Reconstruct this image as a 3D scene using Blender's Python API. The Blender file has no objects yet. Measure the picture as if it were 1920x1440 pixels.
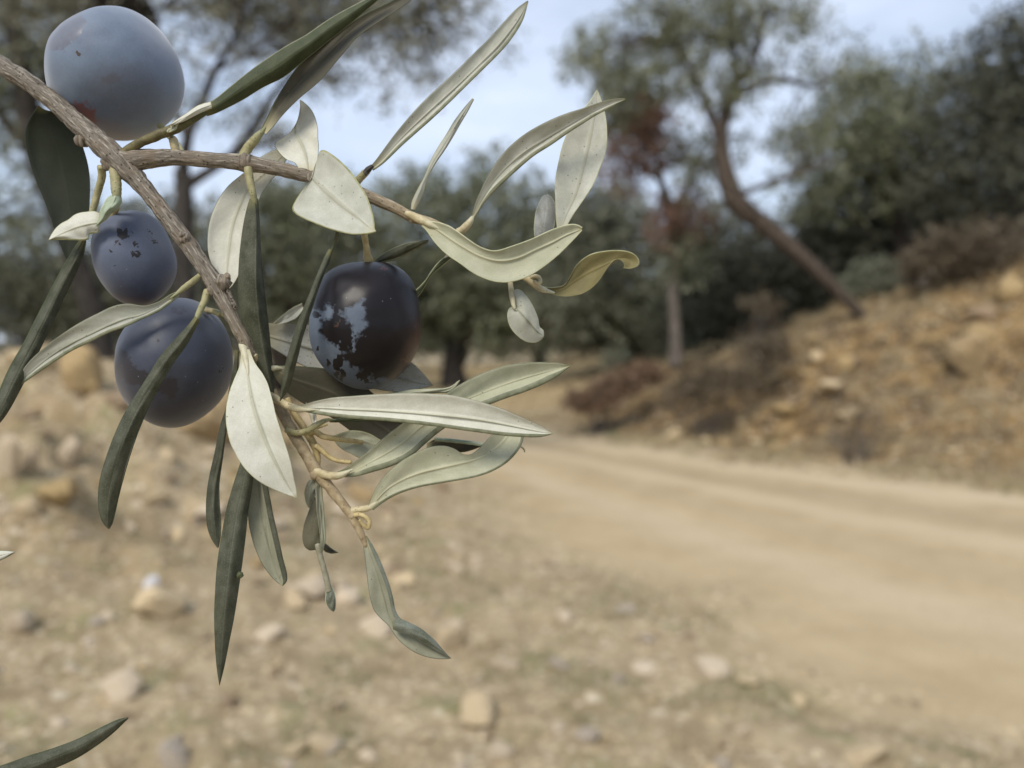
import bpy, math, random
import numpy as np
from math import radians as R_

# ------------------------------------------------------------------ camera
CAM = np.array([0.0, 0.0, 1.5])
FPX = 1507.0                       # focal length in photo pixels (photo 1920 px wide)
PITCH = math.atan(80.0 / FPX)
RIGHT = np.array([1.0, 0.0, 0.0])
FWD = np.array([0.0, math.cos(PITCH), -math.sin(PITCH)])
UP = np.array([0.0, math.sin(PITCH), math.cos(PITCH)])
sc = bpy.context.scene
cd = bpy.data.cameras.new("camera")
cam = bpy.data.objects.new("camera", cd)
sc.collection.objects.link(cam)
cam.location = CAM
cam.rotation_euler = (math.pi / 2 - PITCH, 0, 0)
cd.sensor_width = 36.0
cd.lens = FPX / 1920.0 * 36.0
cd.clip_start = 0.01
cd.clip_end = 2000.0
cd.dof.use_dof = True
cd.dof.focus_distance = 0.127
cd.dof.aperture_fstop = 15.5
sc.camera = cam

# ------------------------------------------------------------------ light
SUN_EL, SUN_AZ = R_(46), R_(205)     # azimuth clockwise from +Y: behind the camera, a little left
world = bpy.data.worlds.new("World")
sc.world = world
world.use_nodes = True
wt = world.node_tree
wt.nodes.clear()
wo = wt.nodes.new("ShaderNodeOutputWorld")
bg = wt.nodes.new("ShaderNodeBackground")
sky = wt.nodes.new("ShaderNodeTexSky")
sky.sky_type = 'NISHITA'
sky.sun_disc = False
sky.sun_elevation = SUN_EL
sky.sun_rotation = SUN_AZ
sky.air_density = 1.0
sky.dust_density = 0.6
sky.ozone_density = 1.5
tcw = wt.nodes.new("ShaderNodeTexCoord")
mpw = wt.nodes.new("ShaderNodeMapping")
mpw.inputs['Scale'].default_value = (1.0, 1.0, 2.6)
nzw = wt.nodes.new("ShaderNodeTexNoise")
nzw.inputs['Scale'].default_value = 2.3
nzw.inputs['Detail'].default_value = 6.0
nzw.inputs['Roughness'].default_value = 0.55
rpw = wt.nodes.new("ShaderNodeValToRGB")
rpw.color_ramp.elements[0].position = 0.38
rpw.color_ramp.elements[0].color = (0.45, 0.45, 0.45, 1)
rpw.color_ramp.elements[1].position = 0.66
rpw.color_ramp.elements[1].color = (0.95, 0.95, 0.95, 1)
mxw = wt.nodes.new("ShaderNodeMix")
mxw.data_type = 'RGBA'
mxw.inputs['B'].default_value = (7.4, 8.4, 10.2, 1)
wt.links.new(tcw.outputs['Generated'], mpw.inputs['Vector'])
wt.links.new(mpw.outputs['Vector'], nzw.inputs['Vector'])
wt.links.new(nzw.outputs['Fac'], rpw.inputs['Fac'])
wt.links.new(rpw.outputs['Color'], mxw.inputs['Factor'])
wt.links.new(sky.outputs['Color'], mxw.inputs['A'])
wt.links.new(mxw.outputs['Result'], bg.inputs['Color'])
wt.links.new(bg.outputs['Background'], wo.inputs['Surface'])
bg.inputs['Strength'].default_value = 0.077
sd_ = bpy.data.lights.new("sun", 'SUN')
sd_.energy = 2.2
sd_.angle = R_(22)
sd_.color = (1.0, 0.93, 0.82)
sun = bpy.data.objects.new("sun", sd_)
sc.collection.objects.link(sun)
# the lamp shines along its -Z; put it where the sky's sun stands
sun.rotation_euler = (math.pi / 2 - SUN_EL, 0, math.pi - SUN_AZ)
sun.location = (0, -20, 40)
sc.view_settings.view_transform = 'Standard'
sc.view_settings.look = 'None'
sc.view_settings.gamma = 1.0
sc.view_settings.exposure = 0.55
sc.cycles.use_denoising = True
sc.cycles.max_bounces = 6
sc.cycles.diffuse_bounces = 3
sc.cycles.glossy_bounces = 2
sc.cycles.transmission_bounces = 2
sc.cycles.transparent_max_bounces = 4

# ------------------------------------------------------------------ helpers
rng = np.random.default_rng(7)


def W(px, py, d):
    """photo pixel and distance along the optical axis (m) -> point in the world"""
    px = np.asarray(px, float); py = np.asarray(py, float); d = np.asarray(d, float)
    return (CAM + d[..., None] * FWD + ((px - 960) / FPX * d)[..., None] * RIGHT
            + ((720 - py) / FPX * d)[..., None] * UP)


ORIG = {}


def link(name, data, origin, parent=None):
    o = bpy.data.objects.new(name, data)
    sc.collection.objects.link(o)
    origin = np.asarray(origin, float)
    if parent is not None:
        o.parent = parent
        o.location = origin - ORIG[parent.name]
    else:
        o.location = origin
    ORIG[o.name] = origin
    return o


def tag(o, label=None, cat=None, group=None, kind=None):
    if label: o['label'] = label
    if cat: o['category'] = cat
    if group: o['group'] = group
    if kind: o['kind'] = kind
    return o


def empty(name, origin, label, cat, group=None):
    o = link(name, None, origin)
    o.empty_display_size = 0.02
    return tag(o, label, cat, group)


def mesh(name, V, F, mats, parent=None, origin=None, midx=None, uv=None, attrs=None, smooth=True):
    """V (n,3) world points; F (m,4) quads (or (m,3) triangles) -> one linked object"""
    V = np.asarray(V, float); F = np.asarray(F, np.int32)
    if origin is None: origin = V.mean(0)
    me = bpy.data.meshes.new(name)
    k = F.shape[1]
    me.vertices.add(len(V)); me.vertices.foreach_set('co', (V - origin).astype(np.float32).ravel())
    me.loops.add(F.size); me.loops.foreach_set('vertex_index', F.ravel())
    me.polygons.add(len(F))
    me.polygons.foreach_set('loop_start', np.arange(0, F.size, k, dtype=np.int32))
    me.polygons.foreach_set('loop_total', np.full(len(F), k, np.int32))
    if midx is not None: me.polygons.foreach_set('material_index', np.asarray(midx, np.int32))
    me.polygons.foreach_set('use_smooth', np.full(len(F), smooth, bool))
    if uv is not None:
        ul = me.uv_layers.new(name='UVMap')
        ul.data.foreach_set('uv', np.asarray(uv, np.float32)[F.ravel()].ravel())
    me.update(calc_edges=True)
    me.validate()
    if attrs:
        for a, v in attrs.items():
            at = me.attributes.new(a, 'FLOAT', 'POINT')
            at.data.foreach_set('value', np.asarray(v, np.float32))
    for m in (mats if isinstance(mats, (list, tuple)) else [mats]): me.materials.append(m)
    return link(name, me, origin, parent)


def _hash(ix, iy, iz, seed):
    h = (ix * 374761393 + iy * 668265263 + iz * 2147483647 + seed * 974634777) & 0xFFFFFFFF
    h = ((h ^ (h >> 13)) * 1274126177) & 0xFFFFFFFF
    return ((h ^ (h >> 16)) & 0xFFFF) / 65535.0


def vnoise(x, y, z=0.0, seed=0):
    """smooth value noise 0..1"""
    x = np.asarray(x, float); y = np.asarray(y, float); z = np.asarray(z, float) + 0 * x
    ix, iy, iz = np.floor(x).astype(np.int64), np.floor(y).astype(np.int64), np.floor(z).astype(np.int64)
    fx, fy, fz = x - ix, y - iy, z - iz
    fx, fy, fz = (f * f * (3 - 2 * f) for f in (fx, fy, fz))
    r = 0
    for a in (0, 1):
        for b in (0, 1):
            for c in (0, 1):
                w = (fx if a else 1 - fx) * (fy if b else 1 - fy) * (fz if c else 1 - fz)
                r = r + w * _hash(ix + a, iy + b, iz + c, seed)
    return r


def fbm(x, y, z=0.0, seed=0, oct=4, gain=0.5):
    a, s, t = 1.0, 0.0, 0.0
    for k in range(oct):
        s = s + a * vnoise(x * 2 ** k, y * 2 ** k, np.asarray(z) * 2 ** k, seed + k); t += a; a *= gain
    return s / t


def sstep(a, b, x):
    t = np.clip((x - a) / (b - a), 0, 1)
    return t * t * (3 - 2 * t)


def catmull(P, n):
    """n points evenly along a smooth curve through the rows of P (any number of columns; the first two measure length)"""
    P = np.asarray(P, float)
    if len(P) == 2:
        t = np.linspace(0, 1, n)[:, None]
        return P[0] * (1 - t) + P[1] * t
    Q = np.vstack([2 * P[0] - P[1], P, 2 * P[-1] - P[-2]])
    out = []
    m = 14
    for i in range(1, len(Q) - 2):
        t = np.linspace(0, 1, m, endpoint=False)[:, None]
        p0, p1, p2, p3 = Q[i - 1], Q[i], Q[i + 1], Q[i + 2]
        out.append(0.5 * ((2 * p1) + (-p0 + p2) * t + (2 * p0 - 5 * p1 + 4 * p2 - p3) * t ** 2 + (-p0 + 3 * p1 - 3 * p2 + p3) * t ** 3))
    out.append(P[-1:])
    C = np.vstack(out)
    s = np.r_[0, np.cumsum(np.linalg.norm(np.diff(C[:, :2], axis=0), axis=1) + 1e-9)]
    u = np.linspace(0, s[-1], n)
    return np.stack([np.interp(u, s, C[:, k]) for k in range(C.shape[1])], 1)


# ------------------------------------------------------------------ materials
class NT:
    def __init__(self, name):
        self.m = bpy.data.materials.new(name); self.m.use_nodes = True
        self.t = self.m.node_tree; self.t.nodes.clear()
        self.out = self.t.nodes.new("ShaderNodeOutputMaterial")

    def n(self, typ, props=None, **inp):
        nd = self.t.nodes.new("ShaderNode" + typ)
        for k, v in (props or {}).items(): setattr(nd, k, v)
        for k, v in inp.items():
            key = k.replace('_', ' ')
            s = nd.inputs[key] if key in nd.inputs else nd.inputs[int(k[1:])]
            self.set(s, v)
        return nd

    def set(self, s, v):
        if isinstance(v, bpy.types.NodeSocket): self.t.links.new(v, s)
        elif isinstance(v, (tuple, list)) and s.type == 'RGBA' and len(v) == 3: s.default_value = (*v, 1)
        else: s.default_value = v

    def noise(self, vec, scale, detail=3.0, rough=0.5):
        return self.n("TexNoise", None, Vector=vec, Scale=scale, Detail=detail, Roughness=rough).outputs['Fac']

    def ramp(self, fac, stops):
        nd = self.t.nodes.new("ShaderNodeValToRGB")
        e = nd.color_ramp.elements
        while len(e) < len(stops): e.new(0.5)
        for i, (p, c) in enumerate(stops):
            e[i].position = p
            e[i].color = (c, c, c, 1) if isinstance(c, (int, float)) else (*c, 1)
        self.t.links.new(fac, nd.inputs['Fac'])
        return nd.outputs['Color']

    def mix(self, fac, a, b, blend='MIX'):
        nd = self.t.nodes.new("ShaderNodeMix"); nd.data_type = 'RGBA'; nd.blend_type = blend
        self.set(nd.inputs[0], fac); self.set(nd.inputs[6], a); self.set(nd.inputs[7], b)
        return nd.outputs[2]

    def math(self, op, a, b=0.0, c=0.0, clamp=False):
        nd = self.t.nodes.new("ShaderNodeMath"); nd.operation = op; nd.use_clamp = clamp
        for i, v in enumerate((a, b, c)): self.set(nd.inputs[i], v)
        return nd.outputs[0]

    def attr(self, name):
        return self.n("Attribute", dict(attribute_name=name)).outputs['Fac']

    def mapping(self, vec, scale):
        return self.n("Mapping", None, Vector=vec, Scale=scale).outputs['Vector']

    def bump(self, h, strength, dist):
        return self.n("Bump", None, Height=h, Strength=strength, Distance=dist).outputs['Normal']

    def finish(self, color, rough=0.6, normal=None, spec=0.4, transl=0.0, tcol=None, sheen=0.0):
        p = self.t.nodes.new("ShaderNodeBsdfPrincipled")
        self.set(p.inputs['Base Color'], color); self.set(p.inputs['Roughness'], rough)
        p.inputs['Specular IOR Level'].default_value = spec
        if sheen: p.inputs['Sheen Weight'].default_value = sheen
        if normal is not None: self.set(p.inputs['Normal'], normal)
        s = p.outputs[0]
        if transl:
            tr = self.t.nodes.new("ShaderNodeBsdfTranslucent"); self.set(tr.inputs['Color'], tcol or color)
            mx = self.t.nodes.new("ShaderNodeMixShader"); mx.inputs[0].default_value = transl
            self.t.links.new(s, mx.inputs[1]); self.t.links.new(tr.outputs[0], mx.inputs[2]); s = mx.outputs[0]
        self.t.links.new(s, self.out.inputs['Surface'])
        return self.m


def mat_under(name, base, dark, vein, transl=0.12, specks=0.25, tip=(0.30, 0.27, 0.13)):
    """pale scaly underside of an olive leaf; uv: x across (0.5 = midrib), y along"""
    t = NT(name)
    tc = t.n("TexCoord"); ob = tc.outputs['Object']; uv = tc.outputs['UV']
    sp = t.n("SeparateXYZ", None, Vector=uv)
    u, v = sp.outputs[0], sp.outputs[1]
    big = t.noise(ob, 420.0, 3.0)
    fine = t.noise(ob, 5200.0, 2.0, 0.7)
    col = t.mix(t.ramp(big, [(0.35, 0.0), (0.68, 1.0)]), base, dark)
    col = t.mix(t.math('MULTIPLY', t.ramp(fine, [(0.38, 1.0), (0.62, 0.0)]), 0.22), col, tuple(c * 0.62 for c in dark))
    # side veins run slantwise from the midrib
    au = t.math('ABSOLUTE', t.math('SUBTRACT', u, 0.5))
    w = t.math('SINE', t.math('MULTIPLY', t.math('ADD', t.math('SUBTRACT', v, t.math('MULTIPLY', au, 0.35)), t.math('MULTIPLY', big, 0.03)), 95.0))
    lat = t.math('MULTIPLY', t.ramp(w, [(0.80, 0.0), (1.0, 1.0)]), 0.08)
    col = t.mix(lat, col, vein)
    # midrib
    dline = t.ramp(au, [(0.0, 1.0), (0.028, 1.0), (0.05, 0.0)])
    col = t.mix(t.math('MULTIPLY', dline, 0.5), col, vein)
    # dark dots and flecks
    vo = t.n("TexVoronoi", dict(feature='F1'), Vector=ob, Scale=1500.0)
    cell = t.n("SeparateColor", None, Color=vo.outputs['Color']).outputs[0]
    dots = t.math('MULTIPLY', t.ramp(vo.outputs['Distance'], [(0.10, 1.0), (0.22, 0.0)]), t.math('GREATER_THAN', cell, 1.0 - specks * 0.35))
    col = t.mix(t.math('MULTIPLY', dots, 0.75), col, (0.09, 0.08, 0.05))
    # yellowish base, brown tip
    col = t.mix(t.ramp(v, [(0.0, 0.8), (0.12, 0.0)]), col, (0.46, 0.42, 0.25))
    col = t.mix(t.ramp(v, [(0.965, 0.0), (1.0, 0.8)]), col, tip)
    h = t.math('ADD', t.math('MULTIPLY', fine, 0.5), t.math('MULTIPLY', w, 0.08))
    return t.finish(col, 0.62, t.bump(h, 0.35, 0.00012), 0.35, transl, sheen=0.15)


def mat_upper(name, base, light, transl=0.05):
    """dark leathery upper side with tiny pale scales"""
    t = NT(name)
    ob = t.n("TexCoord").outputs['Object']; uv = t.n("TexCoord").outputs['UV']
    sp = t.n("SeparateXYZ", None, Vector=uv)
    u, v = sp.outputs[0], sp.outputs[1]
    big = t.noise(ob, 500.0, 3.0)
    col = t.mix(t.ramp(big, [(0.3, 0.0), (0.7, 1.0)]), base, tuple(0.6 * b + 0.4 * l for b, l in zip(base, light)))
    vo = t.n("TexVoronoi", dict(feature='F1'), Vector=ob, Scale=3600.0)
    dots = t.ramp(vo.outputs['Distance'], [(0.10, 1.0), (0.36, 0.0)])
    col = t.mix(t.math('MULTIPLY', dots, 0.6), col, light)
    au = t.math('ABSOLUTE', t.math('SUBTRACT', u, 0.5))
    col = t.mix(t.ramp(au, [(0.0, 0.35), (0.03, 0.0)]), col, light)
    # weathered edges of the blade, straw base and tip
    col = t.mix(t.ramp(v, [(0.0, 0.7), (0.06, 0.0)]), col, (0.17, 0.16, 0.06))
    col = t.mix(t.ramp(v, [(0.975, 0.0), (1.0, 0.6)]), col, (0.12, 0.10, 0.06))
    fine = t.noise(ob, 5200.0, 2.0, 0.7)
    return t.finish(col, 0.62, t.bump(fine, 0.45, 0.00012), 0.22, transl, tcol=(0.12, 0.14, 0.03))


def mat_plain_plant(name, a, b, scale=900.0, rough=0.55, speck=0.0, transl=0.0, tip=None):
    t = NT(name)
    ob = t.n("TexCoord").outputs['Object']
    col = t.mix(t.ramp(t.noise(ob, scale, 4.0), [(0.35, 0.0), (0.65, 1.0)]), a, b)
    if tip: col = t.mix(t.ramp(t.attr('age'), [(0.45, 0.0), (0.95, 1.0)]), col, tip)
    if speck:
        vo = t.n("TexVoronoi", dict(feature='F1'), Vector=ob, Scale=2200.0)
        cell = t.n("SeparateColor", None, Color=vo.outputs['Color']).outputs[0]
        dots = t.math('MULTIPLY', t.ramp(vo.outputs['Distance'], [(0.15, 1.0), (0.35, 0.0)]), t.math('GREATER_THAN', cell, 1 - speck))
        col = t.mix(t.math('MULTIPLY', dots, 0.7), col, (0.05, 0.035, 0.02))
    return t.finish(col, rough, t.bump(t.noise(ob, 3500.0, 3.0), 0.4, 0.00015), 0.35, transl)


def mat_bark_twig():
    """twig bark: grey and fissured where old, tan and smooth where young (attribute age 1..0); uv in mm"""
    t = NT("twig_bark")
    uv = t.n("TexCoord").outputs['UV']; ob = t.n("TexCoord").outputs['Object']
    age = t.attr('age')
    st = t.noise(t.mapping(uv, (3.2, 0.34, 1)), 1.0, 8.0, 0.74)
    old = t.ramp(st, [(0.30, (0.030, 0.025, 0.020)), (0.42, (0.105, 0.088, 0.068)), (0.53, (0.215, 0.188, 0.152)), (0.66, (0.50, 0.46, 0.39))])
    young = t.ramp(t.noise(ob, 900.0, 4.0), [(0.3, (0.25, 0.185, 0.10)), (0.7, (0.42, 0.34, 0.21))])
    col = t.mix(age, young, old)
    n2 = t.noise(ob, 260.0, 2.0)
    col = t.mix(t.math('MULTIPLY', t.ramp(n2, [(0.5, 0.0), (0.7, 1.0)]), 0.35), col, (0.22, 0.16, 0.10))
    vo = t.n("TexVoronoi", dict(feature='F1'), Vector=ob, Scale=1700.0)
    cell = t.n("SeparateColor", None, Color=vo.outputs['Color']).outputs[0]
    dots = t.math('MULTIPLY', t.ramp(vo.outputs['Distance'], [(0.14, 1.0), (0.34, 0.0)]), t.math('GREATER_THAN', cell, 0.62))
    col = t.mix(t.math('MULTIPLY', dots, t.math('ADD', 0.25, t.math('MULTIPLY', age, 0.55))), col, (0.035, 0.025, 0.02))
    h = t.math('ADD', t.math('MULTIPLY', st, t.math('ADD', 0.15, age)), t.math('MULTIPLY', dots, -0.4))
    return t.finish(col, 0.75, t.bump(h, 0.6, 0.0004), 0.25)


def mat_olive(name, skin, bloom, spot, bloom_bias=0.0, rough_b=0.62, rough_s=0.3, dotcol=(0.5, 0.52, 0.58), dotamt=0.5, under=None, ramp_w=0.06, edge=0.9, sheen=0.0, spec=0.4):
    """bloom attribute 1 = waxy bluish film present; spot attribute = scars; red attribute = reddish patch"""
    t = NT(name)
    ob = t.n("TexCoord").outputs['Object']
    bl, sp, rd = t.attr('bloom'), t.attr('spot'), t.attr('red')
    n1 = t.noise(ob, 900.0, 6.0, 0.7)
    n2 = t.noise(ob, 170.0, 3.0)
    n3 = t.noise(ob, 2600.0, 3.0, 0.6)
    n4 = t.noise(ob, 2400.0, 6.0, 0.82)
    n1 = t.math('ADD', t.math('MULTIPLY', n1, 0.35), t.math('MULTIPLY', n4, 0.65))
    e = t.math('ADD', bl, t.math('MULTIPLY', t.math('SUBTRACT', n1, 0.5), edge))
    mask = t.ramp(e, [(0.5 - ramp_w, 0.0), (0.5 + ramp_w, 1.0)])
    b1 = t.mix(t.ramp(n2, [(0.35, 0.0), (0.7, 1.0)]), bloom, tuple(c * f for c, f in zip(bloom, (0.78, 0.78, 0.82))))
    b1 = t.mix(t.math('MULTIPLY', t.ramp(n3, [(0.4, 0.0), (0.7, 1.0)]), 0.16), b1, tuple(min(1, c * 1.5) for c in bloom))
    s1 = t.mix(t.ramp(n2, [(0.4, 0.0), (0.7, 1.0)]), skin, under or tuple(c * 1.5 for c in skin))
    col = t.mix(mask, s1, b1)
    col = t.mix(rd, col, (0.16, 0.045, 0.04))
    es = t.math('ADD', sp, t.math('MULTIPLY', t.math('SUBTRACT', n1, 0.5), 0.7))
    sm = t.ramp(es, [(0.46, 0.0), (0.54, 1.0)])
    col = t.mix(sm, col, spot)
    vo = t.n("TexVoronoi", dict(feature='F1'), Vector=ob, Scale=900.0)
    cell = t.n("SeparateColor", None, Color=vo.outputs['Color']).outputs[0]
    dots = t.math('MULTIPLY', t.ramp(vo.outputs['Distance'], [(0.035, 1.0), (0.085, 0.0)]), t.math('GREATER_THAN', cell, 0.55))
    col = t.mix(t.math('MULTIPLY', dots, dotamt), col, dotcol)
    rough = t.mix(mask, (rough_s,) * 3, (rough_b,) * 3)
    h = t.math('SUBTRACT', t.math('MULTIPLY', n1, 0.12), t.math('MULTIPLY', sm, 0.8))
    return t.finish(col, rough, t.bump(h, 0.35, 0.0003), spec, sheen=sheen)


M = {}
M['under'] = mat_under("leaf_underside", (0.64, 0.635, 0.545), (0.54, 0.535, 0.44), (0.36, 0.36, 0.22))
M['under_grey'] = mat_under("leaf_underside_grey", (0.42, 0.42, 0.35), (0.34, 0.35, 0.28), (0.25, 0.26, 0.17), specks=0.5)
M['under_speck'] = mat_under("leaf_underside_speckled", (0.52, 0.52, 0.46), (0.40, 0.40, 0.35), (0.25, 0.25, 0.18), specks=2.3)
M['under_green'] = mat_under("leaf_underside_green", (0.44, 0.44, 0.315), (0.365, 0.37, 0.25), (0.46, 0.44, 0.28))
M['under_dark'] = mat_under("leaf_underside_brown", (0.058, 0.052, 0.030), (0.044, 0.040, 0.023), (0.075, 0.066, 0.038), transl=0.05)
M['under_mid'] = mat_under("leaf_underside_mid", (0.51, 0.515, 0.44), (0.41, 0.415, 0.34), (0.30, 0.29, 0.20), specks=0.5)
M['under_olive'] = mat_under("leaf_underside_olive", (0.29, 0.285, 0.20), (0.23, 0.23, 0.155), (0.18, 0.18, 0.11))
M['upper_mid'] = mat_upper("leaf_upper_mid", (0.095, 0.105, 0.07), (0.27, 0.29, 0.25))
M['upper_drab'] = mat_upper("leaf_upper_drab", (0.085, 0.078, 0.045), (0.15, 0.14, 0.10))
M['drab'] = mat_plain_plant("stalk_drab", (0.20, 0.185, 0.12), (0.28, 0.265, 0.19))
M['ochre'] = mat_under("leaf_ochre", (0.25, 0.215, 0.09), (0.19, 0.165, 0.065), (0.20, 0.16, 0.05), transl=0.3, specks=0.1)
M['upper'] = mat_upper("leaf_upper", (0.042, 0.046, 0.026), (0.16, 0.162, 0.118))
M['upper_olive'] = mat_upper("leaf_upper_olive", (0.042, 0.052, 0.024), (0.10, 0.115, 0.065))
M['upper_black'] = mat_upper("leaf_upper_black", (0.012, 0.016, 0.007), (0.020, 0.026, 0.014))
M['upper_grey'] = mat_upper("leaf_upper_grey", (0.21, 0.215, 0.19), (0.42, 0.43, 0.42))
M['rim'] = mat_plain_plant("leaf_margin", (0.20, 0.20, 0.09), (0.31, 0.31, 0.17))
M['rim_pale'] = mat_plain_plant("leaf_margin_pale", (0.34, 0.35, 0.20), (0.46, 0.46, 0.30))
M['rim_dark'] = mat_plain_plant("leaf_margin_dark", (0.13, 0.14, 0.08), (0.20, 0.205, 0.13))
M['petiole'] = mat_plain_plant("petiole_green", (0.25, 0.23, 0.11), (0.34, 0.31, 0.17), speck=0.35, tip=(0.22, 0.23, 0.12))
M['petiole_tan'] = mat_plain_plant("petiole_tan", (0.36, 0.30, 0.16), (0.49, 0.42, 0.26), speck=0.12, tip=(0.46, 0.45, 0.32))
M['petiole_pale'] = mat_plain_plant("petiole_pale", (0.44, 0.41, 0.28), (0.56, 0.53, 0.40))
M['petiole_dark'] = mat_plain_plant("petiole_dark", (0.085, 0.072, 0.030), (0.15, 0.13, 0.055), speck=0.4, tip=(0.07, 0.08, 0.035))
M['stalk'] = mat_plain_plant("fruit_stalk", (0.34, 0.26, 0.11), (0.47, 0.38, 0.19), speck=0.15)
M['bud'] = mat_plain_plant("young_leaf", (0.24, 0.29, 0.19), (0.33, 0.38, 0.28))
M['burnt'] = mat_plain_plant("burnt_tip", (0.02, 0.016, 0.012), (0.05, 0.04, 0.03))
M['bark'] = mat_bark_twig()

# ------------------------------------------------------------------ ground, road, bank
ROAD_R = np.array([(30, 3.0), (12, 4.9), (8, 6.2), (5.0, 7.9), (2.9, 9.9), (1.55, 11.6), (0.45, 13.6), (-1.5, 15.6), (-5, 17.8), (-12, 20.5), (-40, 28)])
ROAD_L = np.array([(9.0, -6.0), (4.2, -0.5), (2.3, 1.9), (1.75, 3.0), (1.15, 4.3), (0.45, 5.9), (-0.15, 7.8), (-0.9, 10.0), (-2.4, 12.2), (-6, 14.4), (-13, 17.0), (-41, 24)])


def side(poly, x, y):
    """signed distance to an open polyline, positive on its right-hand side seen from start to end"""
    best = np.full(np.shape(x), 1e9); sg = np.zeros(np.shape(x)); al = np.zeros(np.shape(x)); acc = 0.0
    for (x0, y0), (x1, y1) in zip(poly[:-1], poly[1:]):
        dx, dy = x1 - x0, y1 - y0; L = math.hypot(dx, dy)
        t = np.clip(((x - x0) * dx + (y - y0) * dy) / L ** 2, 0, 1)
        d = np.hypot(x - x0 - t * dx, y - y0 - t * dy)
        c = (x - x0) * dy - (y - y0) * dx
        m = d < best
        best = np.where(m, d, best); sg = np.where(m, np.sign(c), sg); al = np.where(m, acc + t * L, al)
        acc += L
    return best * sg, al


def terrain(x, y):
    """height, roadness and bankness"""
    x = np.asarray(x, float); y = np.asarray(y, float)
    dR, aR = side(ROAD_R, x, y)      # positive: beyond the road's right edge
    dL, _ = side(ROAD_L, x, y)       # positive: on the road side of its left edge
    wob = (fbm(x * 1.1, y * 1.1, 0, 11) - 0.5) * 1.3
    road = sstep(-0.55, 0.6, dL + wob) * sstep(-0.2, 0.25, -dR + wob * 0.3)
    # the bank beyond the road: tall to the right, dying out towards the bend
    ratio = x / np.maximum(y, 1.0)
    H = np.interp(ratio, [-0.05, 0.03, 0.10, 0.19, 0.29, 0.425, 0.64, 1.2], [0, 0.05, 0.42, 0.86, 1.45, 2.12, 2.75, 3.3])
    rise = sstep(0.0, 4.6, dR)
    back = np.clip(dR - 4.6, 0, 40) * 0.045 * np.clip(H, 0, 1)
    bank = sstep(0.1, 0.9, dR) * sstep(0.02, 0.12, ratio)
    z = H * rise + back
    lump = (fbm(x * 0.9, y * 0.9, 3, 21, 5) - 0.5) * 0.75 + (np.abs(fbm(x * 2.6, y * 2.6, 1, 31, 3) - 0.5)) * -0.35
    z = z + lump * bank * np.clip(H, 0, 1.2) * sstep(0.0, 2.0, dR)
    # stony slope on the left
    hl = sstep(0.6, 3.6, -x) * sstep(2.6, 6.6, y) * (1 - sstep(7.2, 12.0, y)) * 1.28
    offroad = 1 - road
    z = z + hl * offroad * (1 - bank)
    rub = sstep(0.05, 0.5, hl) * offroad * (1 - bank)
    z = z + rub * ((fbm(x * 2.6, y * 2.6, 5, 71, 4) - 0.5) * 0.42 + (fbm(x * 6.5, y * 6.5, 5, 73, 3) - 0.5) * 0.14)
    bank = np.maximum(bank, rub * 0.38 * sstep(0.35, 0.6, fbm(x * 1.3, y * 1.3, 2, 77, 3)))
    z = z + offroad * ((fbm(x * 2.2, y * 2.2, 0, 41, 4) - 0.5) * 0.13 + (fbm(x * 9, y * 9, 0, 51, 3) - 0.5) * 0.035) * np.clip(30 / np.maximum(y, 30), 0, 1)
    # wheel tracks
    w = np.clip(dL / np.maximum(dL - dR, 0.3), 0, 1)
    z = z - road * (0.03 + 0.025 * np.exp(-((w - 0.3) / 0.1) ** 2) + 0.025 * np.exp(-((w - 0.75) / 0.1) ** 2))
    return z, road, bank, w


def axis(lo, a, b, hi, step, grow):
    c = list(np.arange(a, b + 1e-6, step)); s = step
    r = b
    while r < hi: s *= grow; r += s; c.append(r)
    s = step; l = a
    while l > lo: s *= grow; l -= s; c.insert(0, l)
    return np.array(c)


gx = axis(-400, -6.0, 8.0, 400, 0.045, 1.09)
gy = axis(-60, 1.4, 15.0, 900, 0.045, 1.06)
GX, GY = np.meshgrid(gx, gy)
GZ, GR, GB, GW = terrain(GX, GY)
ny_, nx_ = GX.shape
gid = np.arange(ny_ * nx_).reshape(ny_, nx_)
quads = np.stack([gid[:-1, :-1], gid[:-1, 1:], gid[1:, 1:], gid[1:, :-1]], -1).reshape(-1, 4)
GV = np.stack([GX, GY, GZ], -1).reshape(-1, 3)


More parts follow.
